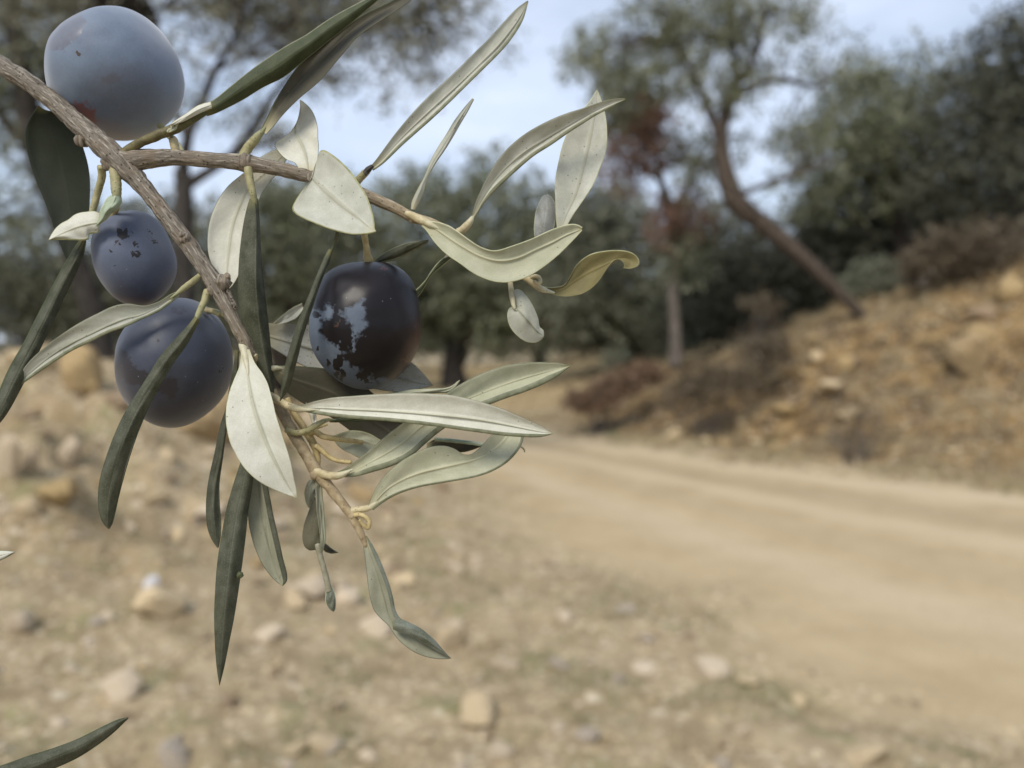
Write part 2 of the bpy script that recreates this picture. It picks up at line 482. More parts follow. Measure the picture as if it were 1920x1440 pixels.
def mat_terrain():
    t = NT("earth")
    ob = t.n("TexCoord").outputs['Object']
    road, bank, trk = t.attr('road'), t.attr('bank'), t.attr('track')
    big = t.noise(ob, 0.9, 5.0, 0.6)
    med = t.noise(ob, 5.0, 4.0, 0.6)
    fin = t.noise(ob, 34.0, 4.0, 0.65)
    soil = t.ramp(med, [(0.30, (0.25, 0.19, 0.112)), (0.50, (0.36, 0.282, 0.172)), (0.72, (0.455, 0.365, 0.235))])
    soil = t.mix(t.ramp(fin, [(0.42, 0.0), (0.68, 0.55)]), soil, (0.22, 0.17, 0.11))
    vo = t.n("TexVoronoi", dict(feature='F1'), Vector=ob, Scale=21.0)
    cell = t.n("SeparateColor", None, Color=vo.outputs['Color'])
    peb = t.math('MULTIPLY', t.ramp(vo.outputs['Distance'], [(0.25, 1.0), (0.42, 0.0)]), t.math('GREATER_THAN', cell.outputs[0], 0.55))
    soil = t.mix(t.math('MULTIPLY', peb, 0.85), soil, t.mix(cell.outputs[1], (0.52, 0.42, 0.27), (0.60, 0.53, 0.42)))
    vo2 = t.n("TexVoronoi", dict(feature='F1'), Vector=ob, Scale=8.5)
    cell2 = t.n("SeparateColor", None, Color=vo2.outputs['Color'])
    peb2 = t.math('MULTIPLY', t.ramp(vo2.outputs['Distance'], [(0.22, 1.0), (0.38, 0.0)]), t.math('GREATER_THAN', cell2.outputs[0], 0.66))
    soil = t.mix(t.math('MULTIPLY', peb2, 0.8), soil, t.mix(cell2.outputs[1], (0.45, 0.35, 0.205), (0.58, 0.50, 0.375)))
    green = t.ramp(t.noise(ob, 2.1, 4.0, 0.7), [(0.54, 0.0), (0.66, 0.6)])
    soil = t.mix(green, soil, (0.19, 0.20, 0.085))
    rd = t.ramp(t.noise(ob, 1.6, 5.0, 0.65), [(0.30, (0.39, 0.295, 0.172)), (0.70, (0.50, 0.395, 0.245))])
    tr = t.math('ADD', t.math('MULTIPLY', t.math('SUBTRACT', big, 0.5), 0.12), trk)
    rd = t.mix(t.ramp(tr, [(0.12, 0.0), (0.24, 0.55), (0.36, 0.0)]), rd, (0.58, 0.47, 0.32))
    rd = t.mix(t.ramp(tr, [(0.82, 0.0), (0.93, 0.6), (1.0, 0.3)]), rd, (0.60, 0.495, 0.345))
    rd = t.mix(t.ramp(tr, [(0.62, 0.0), (0.75, 0.38), (0.86, 0.0)]), rd, (0.34, 0.27, 0.18))
    rd = t.mix(t.ramp(tr, [(0.48, 0.0), (0.57, 0.7), (0.66, 0.0)]), rd, (0.57, 0.46, 0.31))
    rd = t.mix(t.ramp(tr, [(0.33, 0.0), (0.41, 0.3), (0.50, 0.0)]), rd, (0.36, 0.29, 0.19))
    rd = t.mix(t.ramp(fin, [(0.5, 0.0), (0.75, 0.35)]), rd, (0.30, 0.24, 0.16))
    bk = t.ramp(t.noise(ob, 3.2, 6.0, 0.68), [(0.28, (0.050, 0.036, 0.023)), (0.44, (0.110, 0.075, 0.040)), (0.54, (0.235, 0.155, 0.070)), (0.63, (0.34, 0.24, 0.115)), (0.78, (0.16, 0.12, 0.075))])
    bk = t.mix(t.ramp(fin, [(0.45, 0.0), (0.7, 0.5)]), bk, (0.14, 0.10, 0.065))
    col = t.mix(road, soil, rd)
    col = t.mix(bank, col, bk)
    h = t.math('ADD', t.math('MULTIPLY', fin, 0.6), med)
    return t.finish(col, 0.95, t.bump(h, 0.6, 0.04), 0.1)


M['earth'] = mat_terrain()


def part_of_terrain(name, mask):
    q = quads[mask]
    use, inv = np.unique(q, return_inverse=True)
    o = mesh(name, GV[use], inv.reshape(-1, 4), M['earth'], origin=(0, 0, 0),
             attrs=dict(road=GR.ravel()[use], bank=GB.ravel()[use], track=GW.ravel()[use]))
    return tag(o, kind='structure')


fr = GR.ravel()[quads].mean(1); fb = GB.ravel()[quads].mean(1)
part_of_terrain('road', fr > 0.5)
part_of_terrain('hillside', (fr <= 0.5) & (fb > 0.4))
part_of_terrain('ground', (fr <= 0.5) & (fb <= 0.4))


def hit(px, py, lo=1.5, hi=60.0):
    """where the ray through a photo pixel meets the terrain: point and distance"""
    d = np.geomspace(lo, hi, 900)
    P = W(np.full(900, px), np.full(900, py), d)
    z = terrain(P[:, 0], P[:, 1])[0]
    k = np.argmax(P[:, 2] < z)
    if P[k, 2] >= z[k]: return None, None
    p = P[k].copy(); p[2] = z[k]
    return p, d[k]


def gz(x, y):
    return float(terrain(np.array([x]), np.array([y]))[0][0])

# ------------------------------------------------------------------ trees and shrubs
def mat_foliage(name, dark, mid, silver, transl=0.18):
    t = NT(name)
    tone = t.attr('tone')
    front = t.mix(tone, dark, mid)
    bf = t.n("NewGeometry").outputs['Backfacing']
    col = t.mix(bf, front, t.mix(tone, tuple(c * 0.7 for c in silver), silver))
    return t.finish(col, 0.55, None, 0.3, transl)


def mat_bark(name, a, b, c):
    t = NT(name)
    ob = t.n("TexCoord").outputs['Object']
    n = t.noise(t.mapping(ob, (1, 1, 0.25)), 22.0, 5.0, 0.65)
    col = t.ramp(n, [(0.32, a), (0.5, b), (0.68, c)])
    return t.finish(col, 0.9, t.bump(n, 0.8, 0.03), 0.15)


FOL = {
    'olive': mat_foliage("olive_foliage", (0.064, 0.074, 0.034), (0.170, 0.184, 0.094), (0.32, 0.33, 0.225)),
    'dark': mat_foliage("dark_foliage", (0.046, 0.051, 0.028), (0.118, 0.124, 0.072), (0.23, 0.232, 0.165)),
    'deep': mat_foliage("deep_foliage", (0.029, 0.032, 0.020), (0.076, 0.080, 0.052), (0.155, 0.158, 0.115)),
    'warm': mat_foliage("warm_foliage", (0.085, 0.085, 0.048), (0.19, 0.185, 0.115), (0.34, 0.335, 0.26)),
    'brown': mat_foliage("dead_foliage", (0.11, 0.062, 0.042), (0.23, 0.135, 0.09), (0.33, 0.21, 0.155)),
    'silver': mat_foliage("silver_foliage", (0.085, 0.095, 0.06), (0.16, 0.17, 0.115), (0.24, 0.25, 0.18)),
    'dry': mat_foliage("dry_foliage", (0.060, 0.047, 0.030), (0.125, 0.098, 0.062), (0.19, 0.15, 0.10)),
    'litter': mat_foliage("leaf_litter", (0.075, 0.045, 0.030), (0.19, 0.115, 0.065), (0.30, 0.20, 0.13)),
    'straw': mat_foliage("straw", (0.30, 0.23, 0.13), (0.50, 0.41, 0.25), (0.50, 0.41, 0.26)),
    'field': mat_foliage("field_straw", (0.42, 0.33, 0.18), (0.66, 0.54, 0.33), (0.62, 0.50, 0.31)),
    'grass': mat_foliage("green_blades", (0.10, 0.13, 0.045), (0.20, 0.24, 0.10), (0.22, 0.25, 0.12)),
}
BARK = {
    'brown': mat_bark("bark_brown", (0.030, 0.024, 0.019), (0.070, 0.054, 0.042), (0.145, 0.115, 0.090)),
    'grey': mat_bark("bark_grey", (0.055, 0.046, 0.038), (0.13, 0.112, 0.095), (0.24, 0.21, 0.18)),
    'black': mat_bark("bark_black", (0.022, 0.019, 0.017), (0.048, 0.042, 0.037), (0.085, 0.075, 0.065)),
}


def tube_arrays(P, rad, n=8, bumpy=0.0, seed=0, uvscale=1.0):
    """P (m,3) centre line, rad (m,) radii"""
    P = np.asarray(P, float); rad = np.asarray(rad, float); m = len(P)
    T = np.gradient(P, axis=0); T /= np.linalg.norm(T, axis=1)[:, None] + 1e-12
    ref = np.array([0.0, 0, 1.0]) if abs(T[0, 2]) < 0.9 else np.array([0.0, 1.0, 0])
    N = np.cross(T[0], ref); N /= np.linalg.norm(N)
    rows = []
    for i in range(m):
        N = N - T[i] * N.dot(T[i]); N /= np.linalg.norm(N) + 1e-12
        B = np.cross(T[i], N)
        a = np.linspace(0, 2 * np.pi, n, endpoint=False)
        r = rad[i] * (1 + bumpy * (vnoise(np.cos(a) * 1.6 + 7, np.sin(a) * 1.6 + 7, i * 0.45, seed) - 0.5) * 2)
        rows.append(P[i] + r[:, None] * (np.cos(a)[:, None] * N + np.sin(a)[:, None] * B))
    V = np.vstack(rows)
    i, j = np.meshgrid(np.arange(m - 1), np.arange(n), indexing='ij')
    F = np.stack([i * n + j, i * n + (j + 1) % n, (i + 1) * n + (j + 1) % n, (i + 1) * n + j], -1).reshape(-1, 4)
    # round caps: a ring pulled to a point at each end
    c0, c1 = len(V), len(V) + n
    V = np.vstack([V, P[0] - T[0] * rad[0] * 0.35 + (V[:n] - P[0]) * 0.02, P[-1] + T[-1] * rad[-1] * 0.6 + (V[(m - 1) * n:m * n] - P[-1]) * 0.02])
    jj = np.arange(n)
    F = np.vstack([F, np.stack([c0 + jj, c0 + (jj + 1) % n, (jj + 1) % n, jj], -1),
                   np.stack([(m - 1) * n + jj, (m - 1) * n + (jj + 1) % n, c1 + (jj + 1) % n, c1 + jj], -1)])
    s = np.r_[0, np.cumsum(np.linalg.norm(np.diff(P, axis=0), axis=1))] * uvscale
    UV = np.stack([np.tile(np.arange(n) / n, m), np.repeat(s, n)], 1)
    UV = np.vstack([UV, UV[:n], UV[(m - 1) * n:m * n]])
    return V, F, UV


def join(parts):
    V, F, k = [], [], 0
    for v, f in parts:
        V.append(v); F.append(f + k); k += len(v)
    return np.vstack(V), np.vstack(F)


def limbs(lines, n=9, seed=0, bumpy=0.12):
    """lines: list of [(px,py,dist,radius_px), ...] -> arrays"""
    out = []
    for k, L in enumerate(lines):
        L = np.array(L, float)
        C = catmull(L, max(8, 5 * len(L)))
        P = W(C[:, 0], C[:, 1], C[:, 2])
        v, f, _ = tube_arrays(P, C[:, 3] / FPX * C[:, 2], n, bumpy, seed + k)
        out.append((v, f))
    return out


def leaf_cards(C, dirs, size, asp, g):
    """diamond-shaped leaves at the points C pointing along dirs"""
    n = len(C)
    a = dirs / (np.linalg.norm(dirs, axis=1)[:, None] + 1e-9)
    b = np.cross(a, g.normal(size=(n, 3))); b /= np.linalg.norm(b, axis=1)[:, None] + 1e-9
    L = size * g.uniform(0.65, 1.3, (n, 1)); Wd = L * asp
    V = np.stack([C, C + a * L * 0.5 + b * Wd, C + a * L, C + a * L * 0.5 - b * Wd], 1).reshape(-1, 3)
    F = np.arange(4 * n).reshape(n, 4)
    return V, F


def crown(blobs, n_sprays, per, size, seed, asp=0.16, spread=0.16, shell=0.45, droop=0.25, gaps=0.42, gscale=1.0, lean=0.0):
    """blobs: (px, py, dist, rx_px, ry_px, depth_m, weight) -> leaf arrays, tone, spray centres"""
    g = np.random.default_rng(seed)
    B = np.array(blobs, float)
    w = B[:, 3] * B[:, 4] * B[:, 6]
    k = g.choice(len(B), n_sprays * 2, p=w / w.sum())
    u = g.normal(size=(len(k), 3)); u /= np.linalg.norm(u, axis=1)[:, None]
    r = g.random(len(k)) ** shell
    b = B[k]
    cen = W(b[:, 0], b[:, 1], b[:, 2])
    rad = np.stack([b[:, 3] / FPX * b[:, 2], b[:, 5], b[:, 4] / FPX * b[:, 2]], 1)
    wob = 0.75 + 0.5 * vnoise(u[:, 0] * 2.3 + k * 3.1, u[:, 1] * 2.3 + 9, u[:, 2] * 2.3, seed)
    S = cen + u * rad * (r * wob)[:, None]
    keep = vnoise(S[:, 0] * 1.7 * gscale, S[:, 1] * 1.7 * gscale, S[:, 2] * 1.7 * gscale, seed + 5) > gaps * (0.55 + 0.6 * r)
    S, u = S[keep][:n_sprays], u[keep][:n_sprays]
    n = len(S)
    sd = u + g.normal(size=(n, 3)) * 0.7; sd[:, 2] += 0.25 - droop; sd /= np.linalg.norm(sd, axis=1)[:, None]
    t = g.random((n, per, 1))
    C = S[:, None] + sd[:, None] * (t - 0.3) * spread * 2 + g.normal(size=(n, per, 3)) * spread * 0.28
    D = sd[:, None] * 0.9 + g.normal(size=(n, per, 3)) * 0.75; D[..., 2] -= droop * 0.8
    V, F = leaf_cards(C.reshape(-1, 3), D.reshape(-1, 3), size, asp, g)
    tone = np.clip(g.random((n, 1)) * 0.65 + g.random((n, per)) * 0.45 - 0.05, 0, 1).reshape(-1)
    return V, F, np.repeat(tone, 4), S


def inner_twigs(roots, S, g, count, r0=0.012):
    """thin limbs from the nearest trunk point out to spray centres"""
    out = []
    roots = np.asarray(roots)
    idx = g.choice(len(S), min(count, len(S)), replace=False)
    for i in idx:
        e = S[i]
        q = roots[np.argsort(np.linalg.norm(roots - e, axis=1))[g.integers(0, 4)]]
        d = np.linalg.norm(e - q)
        if d < 0.25: continue
        mid = (q + e) / 2 + g.normal(size=3) * d * 0.09 + np.array([0, 0, d * 0.08])
        t = np.linspace(0, 1, 6)[:, None]
        P = (1 - t) ** 2 * q + 2 * t * (1 - t) * mid + t ** 2 * e
        v, f, _ = tube_arrays(P, np.linspace(r0 * (0.6 + d * 0.35), r0 * 0.3, 6), 5, 0, 0)
        out.append((v, f))
    return out


def tree(name, label, cat, lines, blobs, fol='olive', bark='grey', n=1500, per=12, size=0.10, seed=1, group=None,
         twigs=60, dead=None, base=None, twig_r=0.012, **kw):
    g = np.random.default_rng(seed + 100)
    L = limbs(lines, 10, seed)
    roots = np.vstack([v for v, f in L])
    o0 = W(lines[0][0][0], lines[0][0][1], lines[0][0][2]) if base is None else base
    root = empty(name, o0, label, cat, group)
    V, F, tone, S = crown(blobs, n, per, size, seed, **kw)
    L += inner_twigs(roots, S, g, twigs, twig_r)
    tv, tf = join(L)
    mesh('trunk' if cat == 'tree' else 'stem', tv, tf, BARK[bark], root)
    mesh('crown' if cat == 'tree' else 'foliage', V, F, FOL[fol], root, attrs=dict(tone=tone), smooth=False)
    if dead:
        V, F, tone, S = crown(dead, dead_n, per, size, seed + 9, **kw)
        mesh('dead_foliage', V, F, FOL['brown'], root, attrs=dict(tone=tone), smooth=False)
    return root


dead_n = 500
GT = "olive trees of the grove beyond the field"
# big near tree on the left
tree('olive_tree', "near olive tree with forked dark trunk and open crown filling the upper left sky", 'tree',
     [[(352, 735, 8.2, 26), (349, 600, 8.2, 20), (344, 480, 8.2, 17), (346, 380, 8.2, 17), (342, 320, 8.2, 15)],
      [(342, 330, 8.2, 13), (352, 260, 8.1, 10), (375, 200, 8.0, 8), (405, 130, 7.9, 7), (440, 70, 7.8, 6), (460, 0, 7.7, 5)],
      [(344, 350, 8.2, 12), (390, 322, 8.2, 9), (440, 285, 8.2, 8), (480, 230, 8.3, 7), (520, 170, 8.4, 6), (590, 110, 8.5, 5), (680, 60, 8.6, 4), (780, 30, 8.7, 3)],
      [(352, 260, 8.1, 8), (320, 190, 8.0, 6), (300, 110, 7.9, 5), (290, 20, 7.8, 4)],
      [(440, 285, 8.2, 6), (500, 268, 8.0, 5), (560, 250, 7.8, 3)],
      [(405, 130, 7.9, 5), (470, 100, 7.8, 4), (540, 40, 7.7, 3)]],
     [(150, -10, 8.0, 230, 90, 1.2, 1.3), (420, 20, 8.2, 190, 70, 1.3, 1.2), (560, -30, 8.4, 200, 90, 1.3, 1.2), (730, 20, 8.6, 140, 85, 1.0, 1.1),
      (860, 20, 8.8, 110, 75, 0.8, 0.9), (780, 130, 8.7, 100, 60, 0.6, 0.75), (735, 175, 8.7, 45, 40, 0.3, 0.7), (930, 70, 8.8, 75, 45, 0.5, 0.6), (430, 160, 8.2, 110, 90, 1.0, 0.45),
      (600, 110, 8.4, 80, 60, 0.8, 0.8), (480, 240, 8.2, 90, 50, 0.8, 0.35), (880, 150, 8.8, 35, 22, 0.3, 0.5), (985, 75, 8.8, 35, 40, 0.3, 0.5)],
     fol='warm', bark='black', n=1750, per=12, size=0.08, seed=3, twigs=220, spread=0.15, gaps=0.50, gscale=1.7, twig_r=0.014)
tree('olive_tree', "olive tree with a thick leaning dark limb at the left edge of the photo", 'tree',
     [[(196, 740, 9.5, 34), (190, 660, 9.5, 24), (168, 560, 9.4, 21), (120, 430, 9.3, 20), (75, 300, 9.2, 21), (52, 200, 9.1, 20), (35, 110, 9.0, 18), (18, 0, 8.9, 14)],
      [(75, 300, 9.2, 12), (30, 250, 9.2, 9), (-20, 190, 9.2, 7)], [(52, 200, 9.1, 10), (110, 120, 9.2, 8), (170, 20, 9.3, 6)]],
     [(30, 60, 9.2, 120, 130, 1.2, 1.1), (-60, 180, 9.2, 110, 110, 1.0, 0.8), (60, 330, 9.4, 90, 60, 0.9, 0.45), (180, 60, 9.4, 120, 90, 1.0, 0.8), (0, 420, 9.6, 90, 60, 0.9, 0.6)],
     fol='olive', bark='black', n=900, per=12, size=0.09, seed=5, twigs=80, spread=0.14, gaps=0.45, gscale=1.4)
# grove beyond the field
tree('olive_tree', "round dense olive tree in the centre of the grove on a short dark trunk", 'tree',
     [[(852, 726, 25, 27), (850, 690, 25, 21), (856, 650, 25, 20), (850, 600, 25, 17), (845, 540, 25, 12)], [(856, 650, 25, 14), (900, 600, 25, 11), (940, 540, 25, 8)], [(852, 655, 25, 12), (800, 600, 25, 10), (760, 540, 25, 7)]],
     [(850, 470, 25, 165, 150, 2.6, 1.2), (790, 560, 25, 140, 95, 2.4, 1), (930, 540, 25, 130, 105, 2.4, 1), (915, 330, 25.5, 45, 65, 0.9, 1), (800, 370, 25, 100, 50, 1.6, 0.9), (985, 400, 25, 70, 70, 1.4, 0.9)],
     fol='olive', bark='black', n=2600, per=12, size=0.21, seed=11, group=GT, spread=0.26, gaps=0.2, shell=0.5)
tree('olive_tree', "dense olive tree standing right of the central one where the bank begins", 'tree',
     [[(1185, 704, 23, 30), (1182, 670, 23, 25), (1180, 630, 23, 22), (1175, 570, 23, 14)], [(1182, 640, 23, 12), (1130, 590, 23, 9)], [(1182, 640, 23, 12), (1220, 590, 23, 9)]],
     [(1160, 540, 23, 150, 125, 2.4, 1.2), (1080, 590, 22, 110, 65, 1.6, 1), (1120, 420, 23.5, 110, 70, 1.8, 1), (1240, 600, 22.5, 100, 75, 1.6, 1)],
     fol='dark', bark='black', n=2100, per=12, size=0.2, seed=12, group=GT, spread=0.25, gaps=0.18, shell=0.5)
tree('olive_tree', "grey green olive tree behind the hanging dark leaf left of the central one", 'tree',
     [[(528, 728, 21, 26), (530, 650, 21, 19), (532, 570, 21, 17), (530, 500, 21, 13), (525, 440, 21, 9)], [(532, 570, 21, 12), (580, 500, 21, 8)], [(530, 560, 21, 12), (470, 500, 21, 8)]],
     [(520, 460, 21, 150, 110, 2.2, 1.1), (600, 400, 21, 110, 80, 1.8, 1), (440, 520, 21, 110, 90, 1.8, 1), (610, 570, 21.5, 110, 90, 1.8, 1), (540, 380, 21, 80, 50, 1.4, 0.8), (700, 430, 22, 70, 70, 1.5, 0.8)],
     fol='olive', bark='brown', n=2000, per=12, size=0.18, seed=13, group=GT, spread=0.24, gaps=0.26, shell=0.5)
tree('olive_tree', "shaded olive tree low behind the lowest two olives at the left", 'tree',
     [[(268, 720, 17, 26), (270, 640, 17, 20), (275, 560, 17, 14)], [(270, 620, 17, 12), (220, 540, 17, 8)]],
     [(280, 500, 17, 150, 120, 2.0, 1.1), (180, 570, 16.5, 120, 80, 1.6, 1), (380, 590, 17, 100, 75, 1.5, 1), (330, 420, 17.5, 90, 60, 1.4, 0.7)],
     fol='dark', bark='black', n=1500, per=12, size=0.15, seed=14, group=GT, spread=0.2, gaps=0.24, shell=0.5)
tree('olive_tree', "blue green olive tree at the left edge beyond the yellow boulder", 'tree',
     [[(58, 700, 15, 24), (60, 620, 15, 18), (70, 520, 15, 12)]],
     [(40, 520, 15, 130, 90, 1.6, 1.1), (-40, 560, 15, 110, 90, 1.5, 1), (110, 560, 15, 80, 70, 1.2, 1), (20, 430, 15.5, 90, 40, 1.2, 0.5)],
     fol='dark', bark='black', n=1100, per=12, size=0.13, seed=15, group=GT, spread=0.18, gaps=0.26, shell=0.5)
tree('olive_tree', "far olive tree closing the gap between the grove trees left of centre", 'tree',
     [[(690, 702, 34, 15), (690, 650, 34, 12), (690, 600, 34, 9)]],
     [(690, 540, 34, 130, 110, 3.2, 1), (620, 590, 34, 110, 70, 3, 1), (740, 600, 34, 90, 70, 2.6, 1)],
     fol='dark', bark='black', n=1300, per=12, size=0.25, seed=16, group=GT, spread=0.32, gaps=0.18, shell=0.5)
tree('olive_tree', "far pale olive tree seen above and right of the central one", 'tree',
     [[(1010, 700, 36, 14), (1010, 640, 36, 11), (1010, 560, 36, 8)]],
     [(1040, 480, 36, 110, 110, 3.2, 1), (1010, 580, 36, 120, 80, 3.2, 1), (1150, 400, 37, 80, 55, 2.4, 1), (940, 620, 36, 60, 50, 2.4, 1)],
     fol='olive', bark='black', n=1400, per=12, size=0.27, seed=17, group=GT, spread=0.34, gaps=0.2, shell=0.5)
# trees on and behind the bank
tree('olive_tree', "slender tree with thin pale trunk and half dead red brown crown behind the curled leaf", 'tree',
     [[(1268, 690, 15, 14), (1266, 620, 15, 11), (1262, 540, 15, 10), (1266, 470, 15, 9), (1258, 400, 15.1, 8), (1240, 340, 15.1, 7), (1225, 260, 15.2, 5)],
      [(1258, 400, 15.1, 8), (1290, 350, 15, 6), (1310, 290, 15, 5)], [(1240, 340, 15.1, 6), (1190, 290, 15.2, 5), (1160, 230, 15.3, 4)]],
     [(1170, 210, 15.3, 90, 70, 0.9, 0.8), (1290, 300, 15, 70, 70, 0.8, 0.45), (1230, 130, 15.3, 90, 60, 0.9, 0.7), (1110, 110, 15.4, 55, 55, 0.7, 0.6), (1290, 480, 15, 55, 60, 0.7, 0.8)],
     fol='olive', bark='grey', n=780, per=12, size=0.12, seed=21, twigs=80, spread=0.16, gaps=0.4, gscale=1.2,
     dead=[(1205, 235, 15.1, 65, 55, 0.7, 1), (1180, 300, 15.1, 60, 60, 0.7, 0.7), (1275, 410, 15, 60, 60, 0.6, 1.1), (1255, 330, 15, 40, 50, 0.6, 0.7)])
tree('olive_tree', "olive tree whose bare brown trunk leans out from the bank then bends upright", 'tree',
     [[(1618, 594, 12.3, 11), (1585, 560, 12.3, 10), (1535, 510, 12.4, 13), (1482, 462, 12.5, 15), (1430, 420, 12.6, 17), (1384, 384, 12.6, 20), (1362, 330, 12.6, 18), (1352, 255, 12.6, 13), (1372, 185, 12.6, 9), (1388, 140, 12.6, 7)],
      [(1388, 150, 12.6, 8), (1420, 90, 12.6, 6), (1432, 30, 12.6, 5), (1428, -20, 12.6, 4)], [(1380, 170, 12.6, 8), (1376, 90, 12.7, 6), (1372, 20, 12.8, 5), (1365, -30, 12.8, 4)],
      [(1395, 362, 12.6, 6), (1450, 340, 12.6, 5), (1510, 318, 12.6, 4.5), (1565, 300, 12.6, 3)], [(1372, 185, 12.6, 7), (1430, 155, 12.6, 6), (1480, 150, 12.6, 5), (1540, 165, 12.7, 3)],
      [(1352, 260, 12.6, 9), (1320, 190, 12.6, 7), (1290, 120, 12.6, 5), (1250, 70, 12.6, 3)]],
     [(1330, 60, 12.6, 140, 90, 1.2, 1.1), (1240, 20, 12.8, 110, 70, 1.0, 1), (1130, 90, 12.9, 65, 60, 0.6, 0.8), (1385, 170, 12.5, 70, 60, 0.6, 0.7), (1440, 60, 12.6, 110, 80, 0.9, 0.42),
      (1520, 90, 12.8, 80, 90, 0.8, 0.36), (1500, 240, 12.7, 60, 55, 0.6, 0.8), (1310, 150, 12.6, 70, 60, 0.8, 0.8), (1370, 270, 12.8, 60, 55, 0.5, 0.75), (1330, 350, 12.9, 60, 60, 0.6, 0.9)],
     fol='olive', bark='brown', n=1150, per=12, size=0.10, seed=22, twigs=170, spread=0.17, gaps=0.50, gscale=1.5, twig_r=0.016)
GB_ = "dark trees crowding behind the bank"
tree('olive_tree', "broad grey green tree with dark upright trunk behind the top of the bank", 'tree',
     [[(1700, 545, 16, 26), (1696, 500, 16, 22), (1692, 440, 16, 20), (1686, 380, 16, 17), (1670, 300, 16, 12)], [(1690, 420, 16, 12), (1630, 330, 16, 9)], [(1690, 420, 16, 12), (1750, 330, 16, 9)]],
     [(1600, 250, 16, 110, 110, 1.6, 1), (1700, 200, 16, 120, 105, 1.8, 1.1), (1560, 350, 16, 100, 90, 1.6, 1), (1690, 320, 16.3, 130, 90, 1.8, 1), (1530, 180, 16.2, 60, 60, 1.0, 0.35), (1620, 140, 16, 80, 55, 1.0, 0.7)],
     fol='olive', bark='black', n=1900, per=12, size=0.13, seed=23, group=GB_, spread=0.19, gaps=0.32, shell=0.5)
tree('olive_tree', "darkest tree at the right edge towering over the bank", 'tree',
     [[(1905, 505, 13.5, 30), (1900, 400, 13.5, 24), (1890, 280, 13.5, 18), (1880, 150, 13.5, 12)], [(1895, 350, 13.5, 14), (1840, 260, 13.5, 9)]],
     [(1890, 120, 13.5, 95, 100, 1.4, 1.1), (1830, 240, 13.6, 110, 110, 1.5, 1.1), (1900, 350, 13.5, 130, 110, 1.5, 1), (1960, 200, 13.5, 100, 170, 1.4, 1), (1790, 350, 13.9, 90, 75, 1.3, 1), (1905, 35, 13.4, 45, 50, 0.6, 0.5)],
     fol='deep', bark='black', n=2200, per=12, size=0.12, seed=24, group=GB_, spread=0.19, gaps=0.24, shell=0.5)
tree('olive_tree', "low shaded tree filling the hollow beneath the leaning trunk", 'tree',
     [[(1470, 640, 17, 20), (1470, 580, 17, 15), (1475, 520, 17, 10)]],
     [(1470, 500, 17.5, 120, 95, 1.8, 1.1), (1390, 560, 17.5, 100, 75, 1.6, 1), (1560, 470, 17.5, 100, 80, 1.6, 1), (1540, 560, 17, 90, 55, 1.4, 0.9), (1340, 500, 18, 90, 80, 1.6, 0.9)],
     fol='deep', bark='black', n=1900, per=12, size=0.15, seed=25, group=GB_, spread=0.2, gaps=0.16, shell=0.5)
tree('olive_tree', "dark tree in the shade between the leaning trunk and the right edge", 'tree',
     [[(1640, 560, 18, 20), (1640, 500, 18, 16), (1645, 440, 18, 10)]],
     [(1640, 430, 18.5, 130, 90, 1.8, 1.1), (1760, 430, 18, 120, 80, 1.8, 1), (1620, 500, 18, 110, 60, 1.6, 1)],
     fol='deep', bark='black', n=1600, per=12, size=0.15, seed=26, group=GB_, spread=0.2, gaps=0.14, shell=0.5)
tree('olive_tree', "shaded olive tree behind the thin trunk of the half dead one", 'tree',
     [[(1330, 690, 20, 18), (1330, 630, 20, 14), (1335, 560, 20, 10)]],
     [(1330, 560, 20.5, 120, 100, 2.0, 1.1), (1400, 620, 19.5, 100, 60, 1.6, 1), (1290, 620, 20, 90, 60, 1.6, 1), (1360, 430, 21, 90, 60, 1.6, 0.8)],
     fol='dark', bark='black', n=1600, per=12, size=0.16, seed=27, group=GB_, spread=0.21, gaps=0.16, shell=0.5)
FW = "far trees on the rise closing the view"
FL = ["distant dark tree on the rise %s" % s for s in ('at the left edge of the photo', 'behind the lowest olive', 'behind the stem', 'behind the black olive', 'behind the central round olive tree', 'beside the central tree on its right', 'behind the thin half dead tree', 'behind the leaning trunk', 'at the right edge behind the bank')]
for i, (px, w_, h_) in enumerate([(120, 150, 70), (330, 160, 80), (520, 150, 80), (760, 160, 60), (930, 150, 60), (1120, 150, 70), (1320, 170, 100), (1560, 180, 150), (1800, 190, 180)]):
    top = 600 - h_
    r = empty('olive_tree', W(px, 655, 48), FL[i], 'tree', FW)
    tv, tf = join(limbs([[(px, 668, 48, 8), (px, 630, 48, 6), (px + 4, 590, 48, 4)]], 7, i))
    mesh('trunk', tv, tf, BARK['black'], r)
    V, F, tone, S = crown([(px, (top + 655) / 2, 48, w_ * 0.72, (655 - top) / 2 + 8, 3.0, 1), (px - w_ * 0.4, 625, 48, w_ * 0.5, 38, 3.0, 0.8), (px + w_ * 0.4, 625, 48, w_ * 0.5, 38, 3.0, 0.8)], 600, 9, 0.42, 200 + i, spread=0.5, gaps=0.1, shell=0.5)
    mesh('crown', V, F, FOL['dark'], r, attrs=dict(tone=tone), smooth=False)


